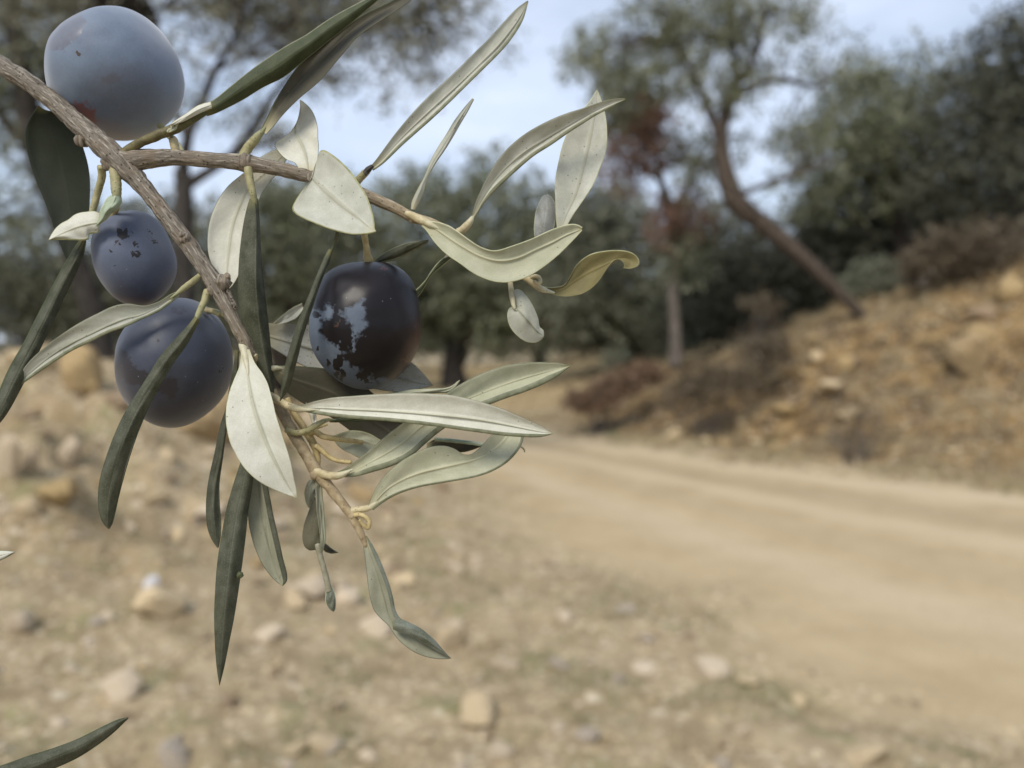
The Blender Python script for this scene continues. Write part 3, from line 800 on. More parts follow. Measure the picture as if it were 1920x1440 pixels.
def shrub(name, label, cat, blobs, fol, n, per, size, seed, stems=14, stem_r=0.006, bark='grey', group=None, **kw):
    B = np.array(blobs, float)
    b = B[0]
    base = W(b[0], b[1] + b[4], b[2])
    base[2] = gz(base[0], base[1]) if abs(gz(base[0], base[1]) - base[2]) < 0.8 else base[2]
    root = empty(name, base, label, cat, group)
    V, F, tone, S = crown(blobs, n, per, size, seed, **kw)
    g = np.random.default_rng(seed)
    parts = []
    for i in g.choice(len(S), min(stems, len(S)), replace=False):
        e = S[i]; t = np.linspace(0, 1, 5)[:, None]
        s0 = base + np.append(g.normal(size=2) * 0.08, -0.05)
        P = s0 * (1 - t) + e * t + np.sin(t * 3.1) * g.normal(size=3) * 0.05
        parts.append(tube_arrays(P, np.linspace(stem_r, stem_r * 0.4, 5), 5)[:2])
    tv, tf = join(parts)
    mesh('stem', tv, tf, BARK[bark], root)
    mesh('foliage', V, F, FOL[fol], root, attrs=dict(tone=tone), smooth=False)


shrub('shrub', "brown dry thicket along the top of the bank below the darkest tree", 'shrub', [(1830, 468, 11.8, 110, 48, 0.6, 1), (1750, 500, 11.9, 70, 35, 0.5, 0.9), (1900, 500, 11.6, 70, 40, 0.5, 0.9)], 'dry', 650, 10, 0.10, 41, stems=40, spread=0.12, gaps=0.15, droop=-0.2)
shrub('shrub', "rounded silvery bush at the foot of the dark upright trunk on the bank", 'shrub', [(1655, 515, 13.0, 42, 30, 0.4, 1), (1610, 530, 13.0, 34, 26, 0.35, 1)], 'silver', 240, 10, 0.09, 42, spread=0.10, gaps=0.1)
shrub('shrub', "twiggy grey brown bush between the thin trunk and the leaning trunk", 'shrub', [(1425, 610, 12.2, 42, 58, 0.45, 1), (1440, 660, 12.0, 50, 32, 0.4, 0.9)], 'dry', 260, 9, 0.085, 43, stems=45, spread=0.11, gaps=0.25, droop=-0.2)
shrub('shrub', "low withered brush on the lower bank beside the bend of the road", 'shrub', [(1330, 725, 11.6, 75, 38, 0.5, 1), (1270, 745, 11.8, 50, 28, 0.4, 0.9), (1390, 700, 11.6, 50, 34, 0.4, 0.8)], 'dry', 330, 9, 0.085, 44, stems=50, spread=0.11, gaps=0.2, droop=-0.2)
shrub('shrub', "small withered brush on the yellow bank near the right side", 'shrub', [(1610, 785, 9.6, 70, 24, 0.35, 1), (1540, 760, 9.9, 46, 20, 0.3, 1)], 'dry', 90, 8, 0.06, 45, stems=30, spread=0.09, gaps=0.2, droop=-0.2)
shrub('shrub', "small green bush at the end of the field left of the dark hollow", 'shrub', [(1150, 672, 18, 18, 20, 0.3, 1)], 'silver', 70, 9, 0.10, 46, spread=0.10, gaps=0.1)
shrub('leaf_pile', "heap of red brown dead leaves and twigs at the foot of the bank", 'leaf pile', [(1110, 752, 12.8, 50, 16, 0.35, 1), (1160, 722, 13.2, 45, 18, 0.35, 1), (1205, 700, 13.6, 38, 16, 0.35, 1)], 'litter', 420, 9, 0.10, 47, stems=30, spread=0.10, gaps=0.05)


def blades(name, label, pts, hmin, hmax, fol, seed, per=9, wid=0.06):
    """tufts of grass: narrow upright blades round each root point"""
    g = np.random.default_rng(seed)
    C = np.repeat(pts, per, 0) + np.c_[g.normal(size=(len(pts) * per, 2)) * 0.03, np.zeros(len(pts) * per)]
    D = g.normal(size=(len(C), 3)) * 0.45; D[:, 2] = 1
    H = g.uniform(hmin, hmax, (len(C), 1))
    a = D / np.linalg.norm(D, axis=1)[:, None]
    b = np.cross(a, g.normal(size=(len(C), 3))); b /= np.linalg.norm(b, axis=1)[:, None]
    V = np.stack([C - b * H * wid * 0.5, C + b * H * wid * 0.5, C + a * H * 0.6 + b * H * wid * 0.5, C + a * H], 1).reshape(-1, 3)
    o = mesh(name, V, np.arange(len(V)).reshape(-1, 4), FOL[fol], origin=pts.mean(0), attrs=dict(tone=np.repeat(g.random(len(C)), 4)), smooth=False)
    tag(o, label, name.replace('_', ' '), kind='stuff')


def scatter(n, x0, x1, y0, y1, cond, seed, clump=1.0, thr=0.5):
    g = np.random.default_rng(seed)
    x = g.uniform(x0, x1, n * 6); y = y0 + (y1 - y0) * g.random(n * 6) ** 1.2
    z, rd, bk, w = terrain(x, y)
    k = cond(x, y, rd, bk) & (vnoise(x * clump, y * clump, 0, seed) > thr)
    return np.stack([x, y, z - 0.004], 1)[k][:n]


blades('dry_grass', "dry straw coloured grass along the verge and on the bank", scatter(5200, -1, 9, 6, 16, lambda x, y, r, b: (r < 0.3) & (side(ROAD_R, x, y)[0] > 0), 61, 1.6, 0.42), 0.05, 0.16, 'straw', 61, 8)
blades('dry_grass', "short dry grass on the stony ground left of the road", scatter(3600, -5, 2.4, 2.2, 9, lambda x, y, r, b: (r < 0.4) & (side(ROAD_R, x, y)[0] < 0), 62, 2.2, 0.5), 0.02, 0.07, 'straw', 62, 8)
blades('green_grass', "green weeds in the near ground under the branch", scatter(900, -2.2, 1.2, 2.35, 3.6, lambda x, y, r, b: r < 0.4, 68, 3.1, 0.6), 0.012, 0.04, 'grass', 68, 10)
blades('green_grass', "sparse green weeds in patches on the stony ground", scatter(1300, -3, 2.6, 2.4, 6, lambda x, y, r, b: (r < 0.4) & (side(ROAD_R, x, y)[0] < 0), 63, 2.6, 0.62), 0.015, 0.05, 'grass', 63, 9)
blades('green_grass', "sparse green weeds on the verge below the bank", scatter(500, 0, 8, 7, 13, lambda x, y, r, b: (r < 0.3) & (side(ROAD_R, x, y)[0] > 0), 64, 1.8, 0.62), 0.04, 0.10, 'grass', 64, 9)
blades('field_grass', "dry pale grass on the field beyond the bend", scatter(12000, -14, 6, 17, 46, lambda x, y, r, b: r < 0.3, 65, 0.6, 0.2), 0.06, 0.18, 'field', 65, 8, 0.16)

# ------------------------------------------------------------------ stones
def mat_stone(name, a, b, c):
    t = NT(name)
    ob = t.n("TexCoord").outputs['Object']
    rnd = t.n("ObjectInfo").outputs['Random']
    n = t.noise(ob, 9.0, 5.0, 0.6)
    col = t.ramp(n, [(0.3, a), (0.5, b), (0.7, c)])
    col = t.mix(t.math('MULTIPLY', rnd, 0.45), col, (0.30, 0.235, 0.16))
    return t.finish(col, 0.9, t.bump(n, 0.6, 0.02), 0.15)


ST = {'tan': mat_stone("stone_tan", (0.42, 0.32, 0.19), (0.56, 0.44, 0.27), (0.64, 0.52, 0.35)),
      'pale': mat_stone("stone_pale", (0.46, 0.375, 0.26), (0.60, 0.495, 0.36), (0.68, 0.58, 0.45)),
      'yellow': mat_stone("stone_yellow", (0.23, 0.155, 0.065), (0.37, 0.265, 0.125), (0.46, 0.345, 0.19)),
      'grey': mat_stone("stone_grey", (0.29, 0.245, 0.19), (0.42, 0.36, 0.29), (0.53, 0.465, 0.38)),
      'white': mat_stone("stone_white", (0.78, 0.78, 0.82), (0.82, 0.82, 0.86), (0.85, 0.85, 0.88)),
      'brown': mat_stone("stone_brown", (0.16, 0.11, 0.07), (0.27, 0.195, 0.125), (0.38, 0.29, 0.19))}


def rock_mesh(seed, n=14, m=9):
    """angular stone: a sphere cut by random planes, then roughened"""
    g = np.random.default_rng(seed)
    th = np.linspace(0, np.pi, m + 2)[1:-1]; ph = np.linspace(0, 2 * np.pi, n, endpoint=False)
    T, Pp = np.meshgrid(th, ph, indexing='ij')
    U = np.stack([np.sin(T) * np.cos(Pp), np.sin(T) * np.sin(Pp), np.cos(T)], -1).reshape(-1, 3)
    U = np.vstack([U, [0, 0, 1], [0, 0, -1]])
    N = g.normal(size=(9, 3)); N /= np.linalg.norm(N, axis=1)[:, None]; h = g.uniform(0.55, 0.9, 9)
    r = np.min(np.where(U @ N.T > 1e-3, h / np.maximum(U @ N.T, 1e-3), 9), axis=1).clip(0.4, 1.15)
    r *= 0.95 + 0.1 * vnoise(U[:, 0] * 3 + 9, U[:, 1] * 3, U[:, 2] * 3, seed)
    V = U * r[:, None]
    F = []
    for i in range(m - 1):
        for j in range(n):
            F.append((i * n + j, (i + 1) * n + j, (i + 1) * n + (j + 1) % n, i * n + (j + 1) % n))
    top, bot = m * n, m * n + 1
    me = bpy.data.meshes.new('stone')
    T1 = [(top, j, (j + 1) % n) for j in range(n)] + [(bot, (m - 1) * n + (j + 1) % n, (m - 1) * n + j) for j in range(n)]
    me.from_pydata(V.tolist(), [], F + T1)
    return me


ROCKS = {}
for kx in ST:
    for s in range(5):
        me = rock_mesh(300 + s + 17 * len(kx)); me.materials.append(ST[kx]); ROCKS[kx, s] = me


def stone(name, p, size, kind, variant, label, cat='stone', group=None, rz=0.0, flat=0.6, tilt=0.0):
    o = bpy.data.objects.new(name, ROCKS[kind, variant % 5])
    sc.collection.objects.link(o)
    sx = size / 2
    o.scale = (sx * 1.05, sx * 0.8, sx * flat)
    o.rotation_euler = (tilt, tilt * 0.6, rz)
    o.location = (p[0], p[1], p[2] + sx * flat * 0.35)
    return tag(o, label, cat, group)


named = [  # px, py(base), width px, kind, flat, label
    (310, 1150, 92, 'tan', 0.75, 'stone', "large tan stone with the small white stone on its upper left"),
    (289, 1112, 34, 'white', 0.9, 'stone', "small bright white stone resting against the large tan stone"),
    (35, 1180, 52, 'pale', 1.0, 'stone', "upright pale stone at the left edge of the photo"),
    (224, 1308, 72, 'pale', 0.9, 'stone', "pale stone above the tip of the leaf in the lower left corner"),
    (326, 1438, 72, 'grey', 0.9, 'stone', "grey stone at the bottom edge of the photo"),
    (553, 1140, 54, 'tan', 0.7, 'stone', "tan stone left of the small hanging spoon shaped leaf"),
    (652, 1130, 50, 'pale', 0.9, 'stone', "pale stone right of the small hanging spoon shaped leaf"),
    (503, 1200, 56, 'pale', 0.6, 'stone', "flat pinkish stone right of the tip of the longest hanging leaf"),
    (702, 1190, 62, 'pale', 0.8, 'stone', "pale stone directly left of the lowest twisted leaf"),
    (836, 1215, 64, 'tan', 1.0, 'stone', "yellowish stone behind the pointed tip of the lowest twisted leaf"),
    (893, 1350, 92, 'tan', 0.6, 'stone', "wide tan stone in the lower middle of the stony ground"),
    (1334, 1268, 74, 'pale', 0.7, 'stone', "pale stone standing out at the edge of the road"),
    (1405, 1285, 40, 'tan', 0.7, 'stone', "small tan stone just right of the one standing out at the road edge"),
    (948, 1255, 60, 'pale', 0.55, 'stone', "flat pale stone below the tip of the lowest twisted leaf and to its right"),
    (1620, 1425, 90, 'tan', 0.5, 'stone', "flat tan stone near the bottom right of the photo"),
    (940, 1425, 52, 'pale', 0.9, 'stone', "pale stone at the bottom edge right of the middle"),
    (600, 1405, 70, 'tan', 0.5, 'stone', "long flat tan stone near the bottom edge left of the middle"),
    (590, 1088, 40, 'tan', 0.6, 'stone', "small tan stone just left of the hanging spoon shaped leaf and above the other"),
    (856, 1072, 44, 'pale', 0.5, 'stone', "small light stone alone between the hanging leaves and the road"),
    (760, 1092, 60, 'tan', 0.45, 'stone', "flat tan stone right of the upper part of the lowest twisted leaf"),
    (1060, 1165, 44, 'pale', 0.6, 'stone', "small pale stone near the left edge of the road"),
    (150, 728, 78, 'yellow', 1.2, 'boulder', "blocky yellow boulder behind the grey leaf on the left"),
    (60, 690, 84, 'tan', 0.8, 'boulder', "rounded tan boulder at the left edge behind the long green leaves"),
    (400, 815, 120, 'yellow', 0.8, 'boulder', "yellow brown boulder half hidden by the lowest olive"),
    (18, 900, 66, 'pale', 2.1, 'rock', "upright pale slab at the left edge"),
    (58, 888, 44, 'pale', 1.6, 'rock', "narrow pale slab just right of the one at the left edge"),
    (130, 880, 50, 'pale', 1.8, 'rock', "tilted pale slab on the stony slope at the left"),
    (112, 935, 82, 'yellow', 0.6, 'rock', "yellow stone low on the slope below the tilted pale slab"),
    (55, 960, 44, 'tan', 0.8, 'rock', "tan rock under the slabs on the left slope"),
    (290, 945, 40, 'tan', 0.6, 'rock', "small tan rock right of the olive leaf that hangs over the lowest olive"),
    (390, 965, 70, 'pale', 0.35, 'rock', "flat light rock behind the narrow dark hanging leaf"),
    (1828, 632, 80, 'yellow', 0.4, 'rock', "yellowish slab sticking out of the bank at the right"),
    (1830, 690, 90, 'yellow', 0.9, 'rock', "yellow block under the slab on the bank"),
    (1890, 560, 60, 'yellow', 0.9, 'rock', "yellow rock high on the bank at the right edge"),
    (1480, 775, 60, 'yellow', 0.4, 'rock', "long light ledge slanting across the lower bank"),
    (1562, 735, 70, 'tan', 0.4, 'rock', "light ledge in the middle of the bank above the withered brush"),
    (1700, 560, 40, 'yellow', 0.8, 'rock', "small yellow rock at the crest of the bank"),
]
for i, (px, py, wpx, kind, flat, nm, lab) in enumerate(named):
    p, d = hit(px, py)
    if p is None: p = W(px, py, 7.0); d = 7.0
    g = (wpx / FPX) * d
    if kind == 'white': p = p + np.array([0, -0.03, 0.035])
    cat = nm
    so = stone(nm, p, g * 1.1, kind, i, lab, cat, None, rz=rng.uniform(0, 6.28), flat=min(flat, 1.6), tilt=rng.uniform(-0.15, 0.15))
    if flat > 1.5 and nm == 'rock':      # standing slabs: thin, tall, leaning
        so.scale = (g * 0.42, g * 0.22, g * 1.05); so.rotation_euler = (0.25, 0.45, rng.uniform(-0.5, 0.5))

SG = {"loose stones on the ground left of the road": ("loose pale stone on the dry ground left of the road", -4.5, 2.2, 2.3, 6.5),
      "rocks on the stony slope at the left": ("rough rock on the stony slope at the left", -6.0, -0.6, 4.6, 9.0),
      "rocks embedded in the bank": ("rock embedded in the earthen bank beyond the road", 1.0, 9.0, 7.5, 14.0)}
for gi, (grp, (lab, x0, x1, y0, y1)) in enumerate(SG.items()):
    g = np.random.default_rng(700 + gi); cnt = 0
    want = (225, 150, 130)[gi]
    while cnt < want:
        x, y = g.uniform(x0, x1), y0 + (y1 - y0) * g.random() ** (1.3 if gi == 0 else 1.0)
        if abs(x / y) > 0.66: continue
        z, rd, bk, w_ = (float(a[0]) for a in terrain(np.array([x]), np.array([y])))
        if rd > 0.3: continue
        far = float(side(ROAD_R, np.array([x]), np.array([y]))[0][0]) > 0.4
        if far != (gi == 2): continue
        s = min((g.lognormal(-2.9, 0.38), g.lognormal(-2.2, 0.5), g.lognormal(-1.95, 0.5))[gi], (0.14, 0.3, 0.34)[gi])
        kind = [['tan', 'pale', 'tan', 'pale', 'grey', 'brown'], ['tan', 'brown', 'yellow', 'tan', 'pale', 'brown'], ['yellow', 'tan', 'yellow', 'brown', 'brown', 'tan']][gi][g.integers(0, 6)]
        sz = ('small', 'mid sized', 'larger')[int(s > (0.05, 0.1, 0.13)[gi]) + int(s > (0.085, 0.18, 0.22)[gi])]
        r_ = x / y
        where = ((('at the bottom edge' if y < 3.1 else 'beyond the bottom edge') + (' in the left corner' if r_ < -0.4 else ' below the hanging leaves' if r_ < -0.1 else ' in the middle' if r_ < 0.2 else ' beside the road')) if gi == 0 and y < 4.2
                 else ('farther back left of the branch tips' if r_ < -0.2 else 'farther back along the road edge') if gi == 0
                 else ('near the left edge' if r_ < -0.5 else 'under the lowest olive' if r_ < -0.33 else 'behind the lower leaves') if gi == 1
                 else ('near the right edge' if r_ > 0.5 else 'in its middle part' if r_ > 0.28 else 'at its low left end') + (' close to the crest' if z > 1.0 else ' near its foot'))
        lab2 = '%s %s %s %s' % (sz, kind, ('stone on the stony ground', 'rock on the left slope', 'rock in the bank')[gi], where)
        stone(('stone', 'rock', 'rock')[gi], (x, y, z), s, kind, int(g.integers(0, 5)), lab2, ('stone', 'rock', 'rock')[gi], grp, g.uniform(0, 6.28), g.uniform(0.35, 0.8), g.uniform(-0.3, 0.3))
        cnt += 1

# fine gravel: far too many to count
def gravel(n, seed, label, x0, x1, y0, y1, s0, s1, mat):
    g = np.random.default_rng(seed)
    pts = scatter(n, x0, x1, y0, y1, lambda x, y, r, b: ((r < 0.75) if seed != 83 else (r > 0.5)) & (np.abs(x / y) < 0.7), seed, 1.3, 0.25)
    base = np.array([(1, 0, 0), (0, 1, 0), (-1, 0, 0), (0, -1, 0), (0, 0, 0.8), (0, 0, -0.8)], float)
    tri = np.array([(0, 1, 4), (1, 2, 4), (2, 3, 4), (3, 0, 4), (1, 0, 5), (2, 1, 5), (3, 2, 5), (0, 3, 5)])
    n = len(pts)
    s = g.uniform(s0, s1, (n, 1, 1)) ** 1.0 * g.uniform(0.6, 1.3, (n, 6, 1))
    a = g.uniform(0, 6.28, n); c, sn = np.cos(a), np.sin(a)
    B = base[None] * s
    V = np.stack([B[..., 0] * c[:, None] - B[..., 1] * sn[:, None], B[..., 0] * sn[:, None] + B[..., 1] * c[:, None], B[..., 2] * 0.7], -1) + pts[:, None] + np.array([0, 0, s0 * 0.5])
    F = (tri[None] + 6 * np.arange(n)[:, None, None]).reshape(-1, 3)
    o = mesh('gravel', V.reshape(-1, 3), F, mat, origin=pts.mean(0), smooth=False, attrs=dict(tone=np.repeat(g.random(n), 6)))
    tag(o, label, 'gravel', kind='stuff')


def mat_gravel():
    t = NT("gravel")
    col = t.ramp(t.attr('tone'), [(0.0, (0.20, 0.15, 0.10)), (0.3, (0.32, 0.25, 0.155)), (0.6, (0.42, 0.335, 0.215)), (1.0, (0.54, 0.45, 0.31))])
    return t.finish(col, 0.9, None, 0.15)


M['gravel'] = mat_gravel()
gravel(5500, 81, "fine pale gravel scattered over the dry ground", -4.5, 2.5, 2.2, 8.0, 0.007, 0.026, M['gravel'])
gravel(5000, 82, "small rubble over the bank and its foot", 0.5, 9.5, 6.5, 14.0, 0.012, 0.05, M['gravel'])
gravel(900, 83, "thin scatter of loose grit on the dirt road", -3, 6.0, 3.0, 13.0, 0.006, 0.018, M['gravel'])

# ------------------------------------------------------------------ the olive branch in front
D0 = 0.130                       # m from the lens; leaf depths are mm farther (+) or nearer (-)


def leaf(L, R, M_=None, d=(0, 0, 0), face='under', back=None, bulge=0.8, rl=1.2, rr=1.2, rim=None, thick=0.24,
         label=None, parent=None, name='leaf', und=0.35, seed=0, n=44, nu=17, ridge=None, cup=0.0, cat=None, group=None, top=False, wav=0.6):
    """L, R: the two edges from base to tip in photo pixels, M_: the midrib; d: mm at base, middle and tip.
    bulge mm: + the middle comes towards the lens. rl/rr px: width of the rolled margin on either side."""
    L = catmull(L, n); Rr = catmull(R, n)
    if rl <= 3: rl *= 0.75
    if rr <= 3: rr *= 0.75
    if ridge is None: ridge = 0.11 if face.startswith(('under', 'ochre')) else 0.04
    C = (L + Rr) / 2 if M_ is None else catmull(M_, n)
    v = np.linspace(0, 1, n)
    dm = np.interp(v, np.linspace(0, 1, len(d)), d)
    k = np.array([1, 2, 3, 2, 1.0]); k /= k.sum()
    for _ in range(3): dm = np.convolve(np.pad(dm, 2, 'edge'), k, 'valid')
    wl = np.linalg.norm(L - C, axis=1); wr = np.linalg.norm(Rr - C, axis=1)
    wtot = wl + wr; wn = wtot / max(wtot.max(), 1e-6)
    # little irregularities of the outline
    sd = seed * 13 + 5
    L = L + (vnoise(v * 9, 0.3, 0, sd)[:, None] - 0.5) * (L - C) / (wl[:, None] + 1e-6) * wav * 2 * wn[:, None]
    Rr = Rr + (vnoise(v * 9, 7.3, 0, sd)[:, None] - 0.5) * (Rr - C) / (wr[:, None] + 1e-6) * wav * 2 * wn[:, None]
    il = np.minimum(rl / np.maximum(wl, 1e-3), 0.6); ir = np.minimum(rr / np.maximum(wr, 1e-3), 0.6)
    us = np.linspace(-1, 1, nu + 4); us = np.sign(us) * np.abs(us) ** 1.35

    def at(u, inset):
        a = abs(u)
        if u < 0: return C + (L - C) * (a * (1 - (il if inset else 0)))[:, None] if inset else C + (L - C) * a
        return C + (Rr - C) * (a * (1 - (ir if inset else 0)))[:, None] if inset else C + (Rr - C) * a
    rows_f, rows_b = [], []
    mm = 0.001
    for u in us:
        P = at(u, True)
        w = wn
        dep = dm - bulge * (1 - u * u) * w + cup * u * w
        dep = dep + und * (vnoise(v * 5.0 + u * 0.8, u * 1.3 + 3, 0, sd + 1) - 0.5) * 2 * w
        sgn = -1 if face.startswith(('under', 'ochre')) else 1
        dep = dep + sgn * ridge * math.exp(-(u / 0.055) ** 2) * w - sgn * ridge * 0.15 * math.exp(-((abs(u) - 0.16) / 0.08) ** 2) * w
        rows_f.append(W(P[:, 0], P[:, 1], D0 + dep * mm))
        Pb = at(u, abs(u) < 0.99)
        rows_b.append(W(Pb[:, 0], Pb[:, 1], D0 + (dep + thick * (0.75 + 0.25 * (1 - u ** 4))) * mm))
    # rolled margin: two rings between front edge and back edge
    def rimrow(side_, f):
        E = L if side_ < 0 else Rr
        inn = at(side_, True)
        P = inn + (E - inn) * f[0]
        dep = dm + cup * side_ * wn + thick * f[1] + und * (vnoise(v * 5.0 + side_ * 0.8, side_ * 1.3 + 3, 0, sd + 1) - 0.5) * 2 * wn
        return W(P[:, 0], P[:, 1], D0 + dep * mm)
    rings = [rimrow(-1, (1.0, 0.42)), rimrow(-1, (0.62, 0.04))] + rows_f + [rimrow(1, (0.62, 0.04)), rimrow(1, (1.0, 0.42))] + rows_b[::-1]
    nr = len(rings)
    G = np.stack(rings, 1)                # n x nr x 3
    V = G.reshape(-1, 3)
    i, j = np.meshgrid(np.arange(n - 1), np.arange(nr), indexing='ij')
    F = np.stack([i * nr + j, (i + 1) * nr + j, (i + 1) * nr + (j + 1) % nr, i * nr + (j + 1) % nr], -1).reshape(-1, 4)
    jm = np.zeros(nr, int)
    nf = len(rows_f)
    jm[0:2] = 2; jm[2:2 + nf - 1] = 0; jm[2 + nf - 1:2 + nf + 1] = 2; jm[2 + nf + 1:] = 1; jm[nr - 1] = 2; jm[2 + nf + 1] = 2
    midx = np.tile(jm, n - 1)
    uu = np.r_[0.0, 0.0, (us + 1) / 2, 1.0, 1.0, ((us + 1) / 2)[::-1]]
    UV = np.stack([np.tile(uu, n), np.repeat(v, nr)], 1)
    if back is None: back = 'upper' if face.startswith(('under', 'ochre')) else 'under_grey'
    if rim is None: rim = 'rim' if face.startswith(('under', 'ochre')) else face
    o = mesh(name, V, F, [M[face], M[back], M[rim]], parent, origin=V[:nr].mean(0), midx=midx, uv=UV)
    if label: o['label'] = label
    if cat: tag(o, label, cat, group)
    return o


def twig(name, pts, mat, parent, n=12, bumpy=0.10, seed=0, age=None, m=None, label=None):
    """pts: (px, py, mm, radius_px)"""
    P = np.array(pts, float)
    m = m or max(14, 9 * len(P))
    C = catmull(P, m)
    if name in ('petiole',):
        q = np.clip((np.linspace(0, 1, m) - 0.55) / 0.45, 0, 1)
        C[:, 3] *= 1 - 0.62 * q ** 1.5; C[:, 2] += 0.35 * q ** 3
        age = [0, 1]
    X = W(C[:, 0], C[:, 1], D0 + C[:, 2] * 0.001)
    rad = C[:, 3] / FPX * (D0 + C[:, 2] * 0.001)
    V, F, UV = tube_arrays(X, rad, n, bumpy, seed, uvscale=1000.0)
    UV[:, 0] *= 2 * np.pi * rad.mean() * 1000
    ag = np.full(len(V), 0.5)
    if age is not None:
        a = np.interp(np.linspace(0, 1, m), np.linspace(0, 1, len(age)), age)
        ag = np.r_[np.repeat(a, n), np.full(n, a[0]), np.full(n, a[-1])]
    o = mesh(name, V, F, M[mat], parent, origin=X[0], uv=UV, attrs=dict(age=ag))
    if label: o['label'] = label
    return o


def poly_sd(px, py, poly):
    """signed distance in px, positive inside the polygon"""
    P = np.array(poly, float); Q = np.roll(P, -1, 0)
    best = np.full(px.shape, 1e9); ins = np.zeros(px.shape, bool)
    for (x0, y0), (x1, y1) in zip(P, Q):
        dx, dy = x1 - x0, y1 - y0
        t = np.clip(((px - x0) * dx + (py - y0) * dy) / (dx * dx + dy * dy + 1e-9), 0, 1)
        best = np.minimum(best, np.hypot(px - x0 - t * dx, py - y0 - t * dy))
        c = ((y0 > py) != (y1 > py)) & (px < (x1 - x0) * (py - y0) / (y1 - y0 + 1e-12) + x0)
        ins ^= c
    return np.where(ins, best, -best)


def ell(px, py, cx, cy, rx, ry, rot=0.0):
    """~1 at the centre, 0.5 on the outline of an ellipse"""
    a = R_(rot); x, y = px - cx, py - cy
    u = (x * math.cos(a) + y * math.sin(a)) / rx; v = (-x * math.sin(a) + y * math.cos(a)) / ry
    return np.clip(1 - 0.5 * np.hypot(u, v), 0, 1)


def olive(cx, cy, dmm, outline, label, mat, parent, marks, dent=()):
    """outline: radius in px for equal steps of angle, clockwise from straight up in the photo; body of revolution-like shape"""
    nlat, nlon = 240, 400
    th = np.linspace(0, np.pi, nlat)       # 0 = pole towards the lens
    ph = np.linspace(0, 2 * np.pi, nlon, endpoint=False)
    T, Pp = np.meshgrid(th, ph, indexing='ij')
    o_ = np.array(outline, float); k = len(o_)
    fix = np.ones(nlon)
    # smooth periodic radius
    fa = np.fft.rfft(o_) / k
    rad = np.real(fa[0]) + sum(2 * np.real(fa[i] * np.exp(1j * i * Pp)) * (0.5 if (i == k / 2) else 1) for i in range(1, len(fa)))
    rz = o_.mean()
    d = D0 + dmm * 0.001; s = d / FPX
    want = rad[0].copy()
    for it in range(5):                    # shape the body so that its outline measures what the photo shows
        x = np.sin(T) * want * fix * np.sin(Pp); y = np.sin(T) * want * fix * np.cos(Pp); z = np.cos(T) * rz
        for (dx, dy, rx, ry, dep) in dent:
            z = z - dep * np.exp(-(((cx + x - dx) / rx) ** 2 + ((cy - y - dy) / ry) ** 2)) * (z > 0)
        z = z + (vnoise(x * 0.02 + 5, y * 0.02, z * 0.02, int(cx)) - 0.5) * 5.0 + (vnoise(x * 0.05 + 5, y * 0.05, z * 0.05, int(cy)) - 0.5) * 1.6
        V = W(cx, cy, d) + s * (x[..., None] * RIGHT + y[..., None] * UP - z[..., None] * FWD)
        V = V.reshape(-1, 3)
        rel = V - CAM; dd = rel @ FWD
        qx = FPX * (rel @ RIGHT) / dd - (cx - 960); qy = FPX * (rel @ UP) / dd - (720 - cy)
        bn = ((np.arctan2(qx, qy) % (2 * np.pi)) / (2 * np.pi) * 60).astype(int) % 60
        sil = np.array([np.hypot(qx, qy)[bn == b_].max() for b_ in range(60)])
        silp = np.interp(ph / (2 * np.pi) * 60, np.arange(62) - 0.5, np.r_[sil[-1], sil, sil[0]])
        if it < 4: fix = fix * want / silp
        fix = np.convolve(np.r_[fix[-16:], fix, fix[:16]], np.ones(33) / 33, 'valid')
    i, j = np.meshgrid(np.arange(nlat - 1), np.arange(nlon), indexing='ij')
    F = np.stack([i * nlon + j, i * nlon + (j + 1) % nlon, (i + 1) * nlon + (j + 1) % nlon, (i + 1) * nlon + j], -1)[:, :, ::-1].reshape(-1, 4)
    # photo position of each vertex, for scars that sit on the side we see
    rel = V - CAM; dd = rel @ FWD
    px = 960 + FPX * (rel @ RIGHT) / dd; py = 720 - FPX * (rel @ UP) / dd
    wx = (vnoise(px * 0.10, py * 0.10, 0, 3) - 0.5) * 11 + (vnoise(px * 0.27, py * 0.27, 0, 4) - 0.5) * 7 + (vnoise(px * 0.6, py * 0.6, 0, 5) - 0.5) * 3
    wy = (vnoise(px * 0.10, py * 0.10, 9, 6) - 0.5) * 11 + (vnoise(px * 0.27, py * 0.27, 9, 7) - 0.5) * 7 + (vnoise(px * 0.6, py * 0.6, 9, 8) - 0.5) * 3
    px = px + wx; py = py + wy
    front = (z.ravel() > -0.25 * rz)
    A = marks(px, py, front, z.ravel() / rz)
    return_o = mesh('olive', V, F, M[mat], parent, origin=W(cx, cy, d), attrs=A)
    return_o['label'] = label
    return return_o


M['olive_pale'] = mat_olive("olive_skin_pale_bloom", (0.088, 0.086, 0.112), (0.112, 0.152, 0.216), (0.03, 0.02, 0.012), dotamt=0.18, dotcol=(0.4, 0.4, 0.36), under=(0.082, 0.090, 0.112), ramp_w=0.25, sheen=0.5)
M['olive_violet'] = mat_olive("olive_skin_violet", (0.034, 0.031, 0.044), (0.080, 0.098, 0.145), (0.006, 0.005, 0.007), dotamt=0.45, ramp_w=0.45, rough_s=0.5, sheen=0.25)
M['olive_blue'] = mat_olive("olive_skin_dark_blue", (0.018, 0.016, 0.022), (0.040, 0.050, 0.076), (0.007, 0.006, 0.008), dotamt=0.5, ramp_w=0.40, rough_s=0.45, rough_b=0.5, sheen=0.2)
M['olive_black'] = mat_olive("olive_skin_black", (0.006, 0.0045, 0.006), (0.100, 0.125, 0.160), (0.05, 0.022, 0.011), dotamt=0.35, ramp_w=0.24, spec=0.28, rough_s=0.38, under=(0.010, 0.007, 0.008), edge=0.9)

